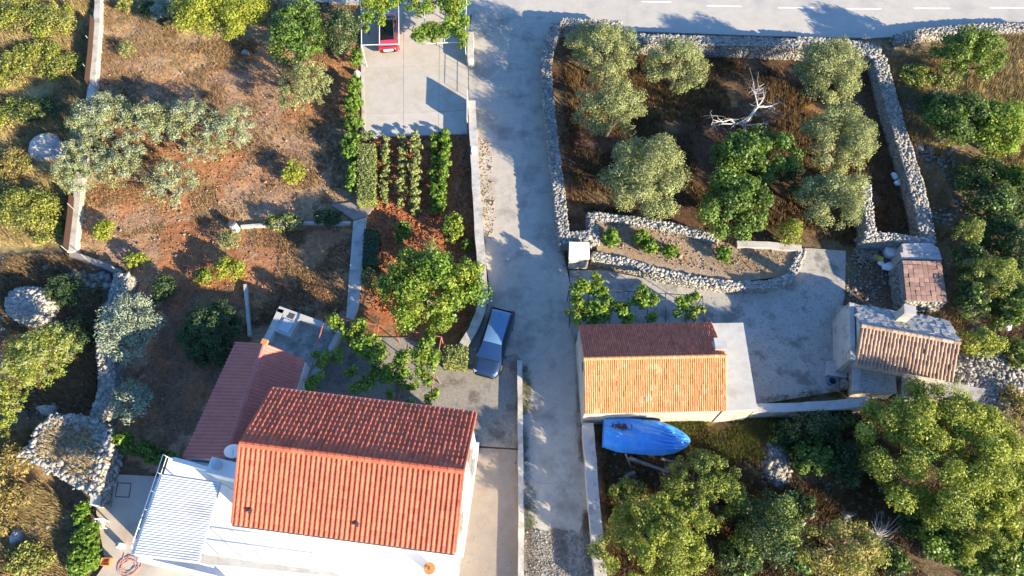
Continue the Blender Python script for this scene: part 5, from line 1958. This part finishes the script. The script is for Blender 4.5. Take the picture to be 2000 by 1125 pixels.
def clipped(label, px, h, kind, seed, name='clipped_hedge', n=4200, dome=.08):
    r = np.random.default_rng(seed)
    q = PX(px, h)
    c = sum(q) / 4
    o = root(name, (c[0], c[1], 0), label, 'hedge')
    uv = r.random((n, 2))
    side = r.random(n) < .45
    e = r.integers(0, 4, n)
    uu, vv = uv[:, 0].copy(), uv[:, 1].copy()
    z = np.full(n, h) + r.normal(0, .03, n)
    Nn = np.tile([0, 0, 1.0], (n, 1))
    for k in range(4):
        s = side & (e == k)
        if k % 2 == 0:
            vv[s] = 0 if k == 0 else 1
        else:
            uu[s] = 0 if k == 1 else 1
        dirs = ((0, 1, 0), (-1, 0, 0), (0, -1, 0), (1, 0, 0))[k]
        Nn[s] = dirs
        z[s] = r.random(s.sum()) * h
    C = np.array([bilerp(q, a, b) for a, b in zip(uu, vv)])
    edge = np.maximum(abs(uu - .5), abs(vv - .5)) * 2
    C[:, 2] = z - dome * np.where(side, 0, edge ** 4)
    V, F = leaf_quads(C + r.normal(0, .03, C.shape), Nn + r.normal(0, .5, Nn.shape), .15, .09, r)
    np_mesh('foliage', V, F, LEAF[kind], o, np.clip(r.normal(.5, .2, n), 0, 1))
    mb = MB()
    mb.prism([c + (p - c) * .93 for p in q], -.1, h - .07)
    mb.build('branches', 'bark', o)
    return o


clipped('long clipped olive green hedge block beside the vegetable rows', [(700, 283), (733, 282), (732, 388), (697, 390)], 1.1, 'hedge', 1, n=7000)
clipped('small clipped box hedge behind the blue car', [(868, 674), (912, 676), (910, 712), (866, 708)], 1.3, 'hedge', 2, n=3800, dome=.2)
clipped('dark hedge strip along the garden path', [(712, 448), (739, 450), (736, 520), (708, 518)], .7, 'dark', 3, n=2200)
# vegetable rows: plants of one row look alike
proto = []
for k in range(3):
    r = np.random.default_rng(60 + k)
    o = root('vegetable_plant', (0, 0, 0), 'x', 'vegetable plant')
    B = np.concatenate([r.normal(0, .13, (7, 3)) * [1, 1, 0] + [0, 0, 0] + np.stack([np.zeros(7), np.zeros(7), r.uniform(.2, .85, 7)], 1), r.uniform(.12, .2, (7, 1))], 1)
    foliage('leaves', 'hedge' if k == 0 else 'vine', B, 240, r, o, size=.95 if k else 1.5)
    mb = MB()
    mb.tube([(0, 0, -.1), (.02, 0, .7)], [.02, .01], 4)
    mb.build('stem', 'bark', o)
    proto.append(o)
VS = 1.3
ROWS = (((757, 278), (752, 398), 0, 'thin pale plant in the vegetable row nearest the clipped hedge', 18, .8), ((788, 272), (783, 404), 0, 'plant in the second vegetable row from the clipped hedge', 18, .8),
        ((815, 268), (811, 410), 0, 'bushy pale plant in the middle vegetable row', 20, .95), ((845, 270), (846, 412), 2, 'deep green plant in the fourth vegetable row from the hedge', 20, .8),
        ((870, 264), (862, 410), 1, 'green plant in the vegetable row nearest the lane', 20, .85))
r = np.random.default_rng(9)
for (a, b, k, l, n, sc) in ROWS:
    for i in range(n):
        t = i / (n - 1)
        p = P(a[0] + (b[0] - a[0]) * t + r.normal(0, 1.5), a[1] + (b[1] - a[1]) * t + r.normal(0, 1.5), .3)
        src = proto[k]
        o = src.copy()
        COL.objects.link(o)
        o.location = (p[0], p[1], 0)
        o.rotation_euler = (0, 0, r.random() * 6.28)
        z_ = VS * sc * r.uniform(.65, 1.2)
        o.scale = (z_, z_, z_ * r.uniform(.8, 1.1))
        o['label'], o['group'] = l, l.replace('thin pale plant', 'plants').replace('bushy pale plant', 'plants').replace('deep green plant', 'plants').replace('green plant', 'plants').replace('plant in', 'plants in')
        for chd in src.children:
            q = chd.copy()
            COL.objects.link(q)
            q.parent = o
for o in proto:
    for chd in list(o.children):
        bpy.data.objects.remove(chd)
    bpy.data.objects.remove(o)
shrub('small leafy shrub on the red soil above the big garden tree', 788, 452, 18, 26, .9, 'fig', 300, open_=.2)
shrub('bright citrus bush beside the lane wall in the vegetable plot', 885, 442, 20, 30, 1.5, 'lime', 420, leaf2='vine', share2=.4)
shrub('tiny spiky plant beside the lane wall', 912, 478, 11, 11, .7, 'vine', 420)
shrub('small grey green plant above the big garden tree', 842, 478, 13, 14, .8, 'hedge', 420)
shrub('pale dry shrub on the garden path edge', 718, 540, 16, 24, .6, 'hedge', 300)
tree('big bright leafy tree between the garden and the blue car', 838, 562, 94, 84, 2.7, 1.6, 'vine', 400, fr=.75, leaf2='lime', share2=.35)


# ---- vines on pergolas
def vine(label, pts, z, kind='vine', dens=300, leaf2='lime', share2=.3, stems=((0, 0),), thick=.28):
    _seed[0] += 1
    r = np.random.default_rng(_seed[0])
    B = []
    for x, y, q in pts:
        c = P(x, y, z + r.normal(0, .08))
        s = 1.15 * q / ppm(x, y, z)
        for _ in range(4):
            B.append((*(c + r.normal(0, s * .42, 3) * [1, 1, .35]), s * r.uniform(.5, .8)))
    B = np.array(B)
    area = sum(math.pi * (q / ppm(x, y, z)) ** 2 for x, y, q in pts)
    o = root('grape_vine', (B[0, 0], B[0, 1], 0), label, 'vine')
    n = int(area * dens * 1.5)
    foliage('leaves', kind, B, int(n * (1 - share2)), r, o)
    foliage('leaves', leaf2, B[::3], int(n * share2), r, o)
    for a in stems:
        p = P(*a, z)
        mb = MB()
        mb.tube([(p[0] + .1, p[1], -.1), (p[0] - .05, p[1] + .05, z * .5), (p[0], p[1], z)], [.06, .045, .03], 6)
        mb.build('stem', 'bark', o)
    for i in range(8):
        a, b = B[r.integers(len(B)), :3], B[r.integers(len(B)), :3]
        if np.linalg.norm(a - b) < 4:
            mb = MB()
            mb.tube([a, (a + b) / 2 + [0, 0, .05], b], .015, 4)
            mb.build('tendril', 'bark', o)
    return o


vine('grape vine spreading over the rust red pergola beside the big house', [(650, 628, 13), (668, 640, 14), (690, 650, 15), (705, 640, 13), (720, 660, 17), (735, 680, 17), (712, 690, 13), (700, 672, 13), (745, 700, 17), (760, 715, 15), (775, 700, 15), (790, 720, 17), (800, 700, 15), (815, 690, 15), (830, 675, 15), (840, 700, 14), (825, 720, 15), (835, 745, 13), (845, 765, 11), (838, 782, 9), (810, 745, 11), (795, 757, 9), (775, 740, 13), (755, 745, 13), (735, 730, 15), (720, 745, 15), (700, 760, 13), (760, 770, 11), (690, 722, 11), (640, 700, 13), (625, 716, 13), (610, 740, 13), (604, 756, 11), (620, 690, 9), (800, 780, 9), (840, 655, 14), (852, 690, 9), (665, 700, 7)], 2.35, stems=((634, 620), (850, 724)))
vine('grape vine on the wire pergola behind the cottage', [(1125, 590, 17), (1140, 560, 19), (1165, 545, 13), (1160, 575, 19), (1180, 572, 13), (1150, 610, 21), (1120, 620, 13), (1175, 610, 17), (1190, 590, 11), (1208, 602, 15), (1225, 620, 16), (1240, 590, 13), (1250, 570, 11), (1262, 595, 16), (1280, 590, 12), (1275, 615, 12), (1330, 597, 14), (1350, 590, 13), (1355, 580, 9), (1345, 612, 11), (1318, 612, 9), (1366, 600, 8)], 2.3, stems=((1116, 600), (1370, 600)), dens=420)
vine('grape vine over the white pergola beside the red car', [(722, 6, 18), (745, 18, 18), (720, 32, 14), (744, 42, 9), (765, 8, 12), (716, 52, 8), (735, -14, 20)], 2.4, stems=((708, 20),), kind='vine', leaf2='lime', share2=.5, dens=380)
vine('thick grape vine over the parking entrance pergola', [(800, 2, 14), (830, 8, 16), (860, 8, 20), (890, 12, 22), (906, 38, 14), (880, 45, 19), (850, 55, 17), (825, 60, 17), (810, 68, 9), (845, 74, 9), (880, 68, 15), (904, 64, 12), (906, 86, 7), (800, 18, 8), (860, -16, 22), (895, -14, 20)], 2.35, stems=((910, 20),), dens=380, share2=.4)

# ---- olive yard
G = 'olive trees of the walled yard'
tree('rounded olive at the lane wall, topmost of the left olives', 1180, 104, 66, 58, 2.9, 1.9, 'olive', 470, group=G)
tree('rounded olive beside the road wall, right of the topmost left one', 1322, 128, 60, 58, 2.6, 1.6, 'olive', 440, group=G)
tree('middle olive of the column beside the lane wall', 1196, 214, 65, 54, 2.8, 1.8, 'olive', 470, group=G)
tree('largest olive at the bottom of the column beside the lane wall', 1263, 344, 82, 86, 3.0, 2.1, 'olive', 480, group=G)
tree('olive against the stone bank in the upper right of the yard', 1619, 140, 64, 70, 2.9, 2.0, 'olive', 480, group=G)
tree('broad olive below the corner olive near the long stone wall', 1648, 272, 70, 74, 2.9, 2.0, 'olive', 480, group=G)
tree('tall olive at the lower right beside the ruined wall', 1628, 382, 64, 66, 2.7, 1.8, 'olive', 480, group=G)
tree('fig tree under the bare dead branches', 1462, 306, 76, 60, 2.2, 1.5, 'fig', 300, open_=.35, lobes=.4)
tree('wide fig tree leaning over the raised bed', 1437, 396, 78, 72, 2.3, 1.6, 'fig', 290, open_=.35, lobes=.4)
shrub('shaded fig growth between the fig tree and the tall olive', 1536, 340, 34, 50, 1.6, 'dark', 360)
tree('yellow green pointed bush at the corner of the raised bed', 1542, 454, 28, 24, 1.1, 1.0, 'lime', 520, name='bush', cat='bush', leaf2='hedge', share2=.4)
G = 'young shrubs in the raised bed'
for x, y, rx, ry, l in ((1194, 465, 15, 19, 'bright young shrub at the left end of the raised bed'), (1250, 466, 18, 16, 'bright young shrub under the large olive in the raised bed'), (1272, 483, 16, 14, 'bright shrub in the middle of the raised bed'), (1308, 491, 15, 14, 'bright round shrub right of the middle in the raised bed'), (1413, 498, 14, 18, 'lone bright shrub at the right of the raised bed')):
    tree(l, x, y, rx, ry, 1.1, .5, 'vine', 520, group=G, name='shrub', cat='shrub')
# dead tree
r = np.random.default_rng(17)
dt = root('dead_tree', P(1450, 262, 0), 'bare white dead tree above the fig', 'tree')
J = {n: P(x, y, z) for n, x, y, z in (('a', 1455, 262, .0), ('b', 1452, 245, 1.6), ('c', 1468, 224, 2.6), ('d', 1480, 208, 3.0), ('e', 1475, 186, 3.4), ('f', 1472, 160, 3.6), ('g', 1510, 206, 3.0), ('h', 1524, 200, 3.1), ('i', 1492, 190, 3.3), ('j', 1490, 172, 3.4),
                                       ('k', 1436, 242, 2.1), ('l', 1412, 238, 2.4), ('m', 1393, 234, 2.6), ('n', 1394, 246, 2.3), ('o', 1484, 242, 2.0), ('p', 1498, 240, 2.2), ('q', 1400, 226, 2.7), ('r', 1466, 170, 3.6), ('s', 1512, 220, 2.7), ('t', 1482, 170, 3.6))}
for path, ra in (('abcd', (.15, .125, .10, .07)), ('def', (.06, .045, .02)), ('dgh', (.06, .04, .015)), ('dij', (.05, .035, .012)), ('bklm', (.10, .07, .045, .015)), ('lq', (.03, .01)), ('kn', (.05, .015)), ('bop', (.07, .045, .015)), ('er', (.03, .01)), ('gs', (.03, .01)), ('et', (.025, .008)), ('ck', (.05, .03))):
    pts = []
    for a, b in zip(path[:-1], path[1:]):
        pts += [J[a], (J[a] + J[b]) / 2 + r.normal(0, .07, 3)]
    pts.append(J[path[-1]])
    mb = MB()
    mb.tube(pts, list(np.interp(np.linspace(0, len(ra) - 1, len(pts)), range(len(ra)), ra)), 6)
    mb.build('branch', 'dead_wood', dt)
    for p in pts[2:]:
        for _ in range(3):
            d = r.normal(0, 1, 3) * [1, 1, .5]
            d /= np.linalg.norm(d)
            mb = MB()
            mb.tube([p, p + d * r.uniform(.3, .6), p + d * r.uniform(.6, 1.0) + r.normal(0, .15, 3)], [.016, .010, .004], 4)
            mb.build('twig', 'dead_wood', dt)
# ---- right side
tree('round green bush at the top right beside the dry grass', 1888, 106, 64, 50, 2.4, 1.6, 'fig', 430, leaf2='ash', share2=.5)
shrub('small pale bush below the round green bush', 1850, 160, 30, 18, 1.0, 'hedge', 460, size=1.4)
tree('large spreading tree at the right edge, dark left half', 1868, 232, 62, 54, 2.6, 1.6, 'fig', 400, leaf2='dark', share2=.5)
tree('bright spreading tree at the right edge below the dry grass', 1950, 248, 62, 66, 2.4, 1.6, 'vine', 430, leaf2='lime', share2=.5)
shrub('pale round bush below the bright spreading tree', 1925, 325, 48, 26, 1.2, 'hedge', 420, size=1.5)
G = 'dense bushes down the right edge'
for x, y, rx, ry, zm, rz, k, l in (
        (1945, 400, 66, 50, 1.4, 1.2, 'dark', 'dark bush at the right edge below the pale round one'), (1892, 455, 26, 26, 1.8, 1.2, 'ash', 'lit bush beside the ruined wall path'), (1895, 500, 30, 24, 1.6, 1.1, 'dark', 'dark bush right of the brick roofed hut'),
        (1985, 480, 40, 60, 1.6, 1.2, 'dark', 'dark bush cut by the right edge'), (1940, 540, 52, 46, 2.0, 1.4, 'ash', 'pale twiggy bush right of the brick roofed hut'), (1985, 590, 36, 44, 1.6, 1.2, 'fig', 'green bush cut by the right edge above the bundle'),
        (1895, 590, 30, 40, 1.4, 1.1, 'dark', 'dark bush in the shade right of the stone shed'), (1915, 668, 42, 30, 1.4, 1.0, 'lime', 'yellow green shrub beside the rubble and stone shed')):
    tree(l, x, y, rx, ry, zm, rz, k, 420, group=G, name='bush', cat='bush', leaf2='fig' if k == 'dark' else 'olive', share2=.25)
shrub('reddish dry bush at the right edge below the rubble', 1990, 800, 24, 50, 1.0, 'dryleaf', 320)
tree('huge pale green tree at the lower right', 1842, 888, 150, 134, 2.8, 2.0, 'ash', 540, fr=.72, lobes=.1, leaf2='lime', share2=.5, r0=.25)
tree('lower lobe tree merging with the huge pale green tree', 1915, 1010, 76, 82, 2.4, 1.7, 'ash', 520, fr=.7, leaf2='lime', share2=.4)
tree('fresh green small tree under the huge pale one', 1838, 1048, 44, 44, 1.7, 1.2, 'fig', 400, leaf2='vine', share2=.4)
tree('dark green tree in the bottom right corner', 1962, 1085, 50, 50, 2.0, 1.4, 'fig', 400, leaf2='lime', share2=.2)
tree('large yellow green tree at the bottom beside the lane wall', 1292, 1050, 108, 88, 2.5, 1.8, 'ash', 520, fr=.68, leaf2='lime', share2=.25, open_=.1)
tree('yellow green tree just below the covered boat', 1372, 948, 76, 66, 2.4, 1.6, 'ash', 500, fr=.75, leaf2='dark', share2=.2)
tree('darker tree in the middle of the bottom right yard', 1502, 1030, 62, 66, 2.6, 1.7, 'dark', 430, leaf2='ash', share2=.3)
tree('tawny half dry tree at the bottom right of the yard', 1652, 1072, 92, 58, 2.4, 1.6, 'dryleaf', 380, open_=.15, leaf2='ash', share2=.45)
shrub('lit green shrub between the stone spill and the huge tree', 1588, 890, 44, 34, 1.4, 'fig', 380)
tree('dark shaded bush below the long plastered wall', 1590, 835, 58, 28, 1.2, 1.0, 'dark', 360, name='bush', cat='bush')
shrub('shaded bush left of the huge pale green tree', 1652, 905, 32, 52, 1.4, 'dark', 320)
# bare twiggy bush beside the tawny tree
r = np.random.default_rng(31)
bb = root('bare_bush', P(1722, 1042, 0), 'bare grey twiggy bush between the tawny tree and the huge one', 'bush')
p0 = P(1715, 1050, .1)
for i in range(60):
    d = r.normal(0, 1, 3) * [1, 1, .4] + [.3, .2, .9]
    d /= np.linalg.norm(d)
    l = r.uniform(.7, 1.6)
    mb = MB()
    mb.tube([p0 + r.normal(0, .1, 3) * [1, 1, 0], p0 + d * l * .5 + r.normal(0, .08, 3), p0 + d * l + r.normal(0, .15, 3)], [.02, .012, .004], 4)
    mb.build('twig', 'dead_wood', bb)


# more undergrowth on the lower right and the right edge
G = 'undergrowth of the boat yard'
for x, y, rx, ry, h, k, l in (
        (1455, 1000, 40, 40, 1.5, 'dark', 'dark undergrowth between the two yellow green trees and the darker tree'), (1440, 1090, 50, 40, 1.6, 'dark', 'dark undergrowth at the bottom right of the lane side tree'),
        (1555, 1085, 44, 42, 1.5, 'dark', 'dark undergrowth between the darker tree and the tawny tree'), (1560, 985, 34, 28, 1.0, 'dark', 'low dark bush above the pale stones'),
        (1750, 1100, 34, 30, 1.0, 'dark', 'dark low bush at the bottom below the bare twiggy bush'), (1775, 1010, 28, 50, 1.0, 'dark', 'shaded bush at the left foot of the huge tree'),
        (1640, 820, 40, 22, 1.1, 'dark', 'dark bush at the right end of the long plastered wall'), (1530, 850, 30, 30, .8, 'dark', 'low shaded bush above the stone spill'),
        (1230, 960, 40, 26, .9, 'scrub', 'low scrub beside the flat topped wall'), (1900, 1100, 40, 36, 1.5, 'fig', 'green bush at the bottom between the huge tree and the corner tree')):
    shrub(l, x, y, rx, ry, h, k, 380, group=G, leaf2='fig', share2=.25)
G = 'dense bushes down the right edge'
for x, y, rx, ry, h, k, l in (
        (1900, 345, 46, 40, 1.5, 'dark', 'dark bush left below the pale round bush'), (1990, 360, 40, 44, 2.0, 'fig', 'green bush at the right edge below the bright spreading tree'),
        (1930, 460, 44, 44, 1.6, 'dark', 'dark bush in the middle of the right edge thicket'), (1975, 540, 40, 44, 1.8, 'dark', 'dark bush behind the pale twiggy bush'),
        (1900, 545, 30, 34, 1.4, 'fig', 'mid green bush left of the pale twiggy bush'), (1945, 610, 40, 34, 1.3, 'dark', 'dark bush above the yellow green shrub'),
        (1985, 690, 34, 34, 1.0, 'scrub', 'dry scrub at the right edge beside the rubble'), (1835, 205, 36, 34, 1.4, 'dark', 'dark low bush at the left of the spreading trees'), (1790, 150, 30, 30, .8, 'scrub', 'low dry scrub right of the long stone wall top')):
    shrub(l, x, y, rx, ry, h, k, 400, group=G, leaf2='fig', share2=.25)


def debris(name, label, px, n, lo, hi, m, seed, z=-.05):
    r = np.random.default_rng(seed)
    w = np.array([p[:2] for p in PX(px)])
    a, b = w.min(0), w.max(0)
    q = a + r.random((n * 3, 2)) * (b - a)
    q = q[inside(q[:, 0], q[:, 1], w)][:n]
    k = len(q)
    s_ = r.uniform(lo, hi, k) * (1 + 1.5 * (r.random(k) < .04))
    o = stones_mesh(name, np.concatenate([q, z + r.random((k, 1)) * .03], 1), np.stack([s_ * r.uniform(.8, 1.6, k), s_, s_ * r.uniform(.5, .9, k)], 1), r.random(k) * 6.28, m, None, r, .4)
    return tag(o, label, 'debris', kind='stuff')


debris('soil_clods', 'clods of earth scattered over the left garden', [(195, 0), (700, 0), (700, 400), (690, 610), (480, 640), (340, 860), (230, 800), (240, 540), (150, 480)], 9000, .02, .065, 'garden_clod', 1)
debris('soil_clods', 'red clods in the vegetable plot', [(735, 268), (912, 262), (925, 400), (940, 560), (905, 660), (720, 600), (720, 430)], 5000, .03, .09, 'red_soil', 2)
debris('loose_stones', 'loose stones in the shaded lower left hollow', [(0, 500), (130, 500), (200, 560), (180, 800), (0, 830)], 350, .04, .18, 'stone', 3)
debris('loose_stones', 'loose stones scattered in the lower left scrub', [(20, 940), (140, 1000), (140, 1130), (0, 1130)], 250, .05, .2, 'stone', 4)
debris('loose_stones', 'loose stones over the boat yard', [(1180, 850), (1700, 815), (1780, 1130), (1200, 1130)], 900, .05, .2, 'stone', 5)
debris('loose_stones', 'loose stones right of the long stone wall', [(1740, 120), (1840, 110), (1880, 450), (1840, 470), (1800, 340)], 800, .06, .22, 'stone', 6)
debris('loose_stones', 'loose stones in the raised bed', [(1180, 440), (1330, 456), (1440, 486), (1555, 492), (1520, 538), (1440, 546), (1300, 524), (1180, 488)], 650, .03, .10, 'bed_soil', 7, z=.63)
debris('loose_stones', 'loose stones around the junk corner and the hut', [(1650, 490), (1760, 490), (1760, 640), (1655, 580)], 300, .03, .12, 'stone', 8)
debris('gravel_chips', 'gravel chips along the edges of the lower lane', [(1024, 1034), (1156, 1036), (1170, 1130), (1024, 1130)], 2200, .02, .045, 'stone', 9, z=.03)
debris('dirt_crumbs', 'earth crumbs along the left edge of the lane', [(936, 270), (962, 280), (960, 340), (970, 420), (960, 470), (944, 470)], 300, .03, .09, 'bed_soil', 10, z=.02)


# ---- grasses
def grass(name, label, px, n, hmin, hmax, m, seed, cat='grass', lean=.5, patch=.45, ps=.6):
    r = np.random.default_rng(seed)
    w = np.array([p[:2] for p in PX(px)])
    lo, hi = w.min(0), w.max(0)
    pts = np.empty((0, 2))
    while len(pts) < n:
        q = lo + r.random((n * 2, 2)) * (hi - lo)
        q = q[inside(q[:, 0], q[:, 1], w)]
        q = q[vnoise(q[:, 0], q[:, 1], ps, seed) + r.normal(0, .1, len(q)) > patch]
        pts = np.concatenate([pts, q])
    pts = pts[:n]
    tuft = np.repeat(pts, 6, 0) + r.normal(0, .07, (n * 6, 2))
    k = len(tuft)
    h = r.uniform(hmin, hmax, k)
    a = r.random(k) * 6.283
    d = np.stack([np.cos(a), np.sin(a)], 1)
    wd = r.uniform(.012, .028, k)
    side = np.stack([-d[:, 1], d[:, 0]], 1) * wd[:, None]
    base = np.concatenate([tuft, np.full((k, 1), -.12)], 1)
    tip = np.concatenate([tuft + d * (h * r.uniform(.2, lean * 2, k))[:, None], h[:, None]], 1)
    V = np.stack([base + np.concatenate([side, np.zeros((k, 1))], 1), base - np.concatenate([side, np.zeros((k, 1))], 1), tip], 1).reshape(-1, 3)
    o = np_mesh(name, V, np.arange(3 * k).reshape(k, 3), m, None, np.clip(np.repeat(r.normal(.5, .2, n), 6) + r.normal(0, .12, k), 0, 1))
    return tag(o, label, cat, kind='stuff')


grass('dry_grass', 'straw coloured dry grass on the slope at the top right', [(1880, 60), (2100, 45), (2100, 370), (1950, 350), (1890, 190)], 5000, .25, .6, 'grass_dry', 1, patch=.25)
grass('dry_grass', 'pale dry grass among the scrub at the far left', [(-60, -20), (180, -20), (172, 170), (135, 480), (-60, 480)], 9000, .2, .5, 'grass_dry', 2, patch=.3)
grass('dry_grass', 'tawny grass at the left edge beside the stone mound', [(-40, 840), (60, 840), (90, 960), (150, 1000), (130, 1140), (-40, 1140)], 4500, .2, .5, 'grass_dry', 3, patch=.35)
grass('dry_grass', 'short dry stubble over the left garden', [(195, 0), (700, 0), (700, 390), (470, 430), (150, 480)], 12000, .04, .13, 'grass_brown', 4, patch=.45)
grass('dry_grass', 'brown dry grass over the walled olive yard', [(1100, 100), (1700, 115), (1790, 440), (1690, 480), (1580, 470), (1400, 440), (1120, 410)], 12000, .1, .35, 'grass_umber', 5, patch=.35)
grass('dry_grass', 'brown and green grass over the boat yard', [(1170, 850), (1700, 815), (1780, 1130), (1200, 1130)], 14000, .12, .4, 'grass_umber', 6, patch=.3)
grass('green_grass', 'greenish grass right of the covered boat', [(1300, 825), (1520, 815), (1500, 900), (1340, 900)], 2600, .15, .4, 'grass_green', 7, patch=.35)
grass('dry_grass', 'tawny grass right of the long stone wall', [(1730, 110), (1840, 100), (1900, 200), (1830, 330), (1880, 450), (1830, 470), (1800, 340)], 5000, .2, .45, 'grass_dry', 8, patch=.4)
grass('dry_grass', 'dry grass on the raised stone bed', [(1180, 440), (1330, 456), (1440, 486), (1555, 492), (1520, 538), (1440, 546), (1300, 524), (1180, 488)], 1500, .7, .85, 'grass_dry', 9, patch=.35)
grass('dark_grass', 'shaded weeds in the lower left hollow', [(0, 500), (130, 500), (200, 540), (190, 800), (0, 800)], 5000, .1, .4, 'grass_brown', 10, patch=.35)
grass('green_grass', 'weeds growing along the foot of the thin kerb wall', [(1021, 705), (1038, 740), (1036, 800), (1028, 810), (1030, 900), (1044, 960), (1046, 1030), (1022, 1040)], 380, .1, .3, 'grass_green', 11, patch=.3)
for k_, (pl, nn) in enumerate((([(1026, 1040), (1044, 1036), (1050, 1130), (1026, 1130)], 420), ([(1078, 1034), (1104, 1034), (1112, 1130), (1074, 1130)], 520), ([(1138, 1000), (1154, 1000), (1170, 1130), (1146, 1130)], 420))):
    grass('dark_grass', 'dark weeds in the ' + ('left edge', 'middle', 'right edge')[k_] + ' of the gravel at the bottom of the lane', pl, nn, .04, .14, 'grass_brown', 12 + 40 * k_, patch=.3, ps=1.2)
grass('green_grass', 'weeds along the foot of the olive yard wall', [(1088, 380), (1104, 480), (1112, 530), (1100, 540), (1094, 480)], 160, .08, .2, 'grass_brown', 13, patch=.3)
grass('dry_grass', 'weeds along the right verge of the lower lane', [(1128, 740), (1138, 830), (1160, 1040), (1140, 1040), (1126, 830)], 500, .05, .2, 'grass_brown', 14, patch=.35)
grass('dry_grass', 'mixed dry grass on the bare strip left of the huge tree', [(1780, 620), (2040, 600), (2040, 1130), (1720, 1130), (1700, 790), (1900, 790)], 6000, .1, .35, 'grass_brown', 15, patch=.4)
grass('dry_grass', 'stubble over the lower garden bed', [(485, 450), (685, 445), (680, 610), (490, 640)], 1800, .05, .15, 'grass_brown', 16, patch=.5)
for k_, (pl, nn, w_) in enumerate((([(1072, 120), (1078, 240), (1090, 370), (1086, 372), (1074, 242), (1068, 122)], 200, 'along the foot of the long stone wall beside the lane'), ([(932, 205), (936, 330), (946, 480), (952, 480), (942, 330), (937, 205)], 160, 'along the foot of the pale lane wall'),
                                  ([(1120, 640), (1136, 810), (1131, 812), (1115, 642)], 160, 'along the left wall of the cottage'), ([(1008, 760), (1013, 760), (1012, 1000), (1006, 1000)], 140, 'along the drive side of the thin kerb wall'),
                                  ([(1480, 778), (1650, 756), (1655, 772), (1490, 790)], 380, 'in the corner behind the long plastered wall'))):
    grass('wall_foot_weeds', 'small weeds ' + w_, pl, nn, .04, .15, 'grass_brown' if k_ % 2 else 'grass_green', 90 + k_, patch=.35, ps=1.5)
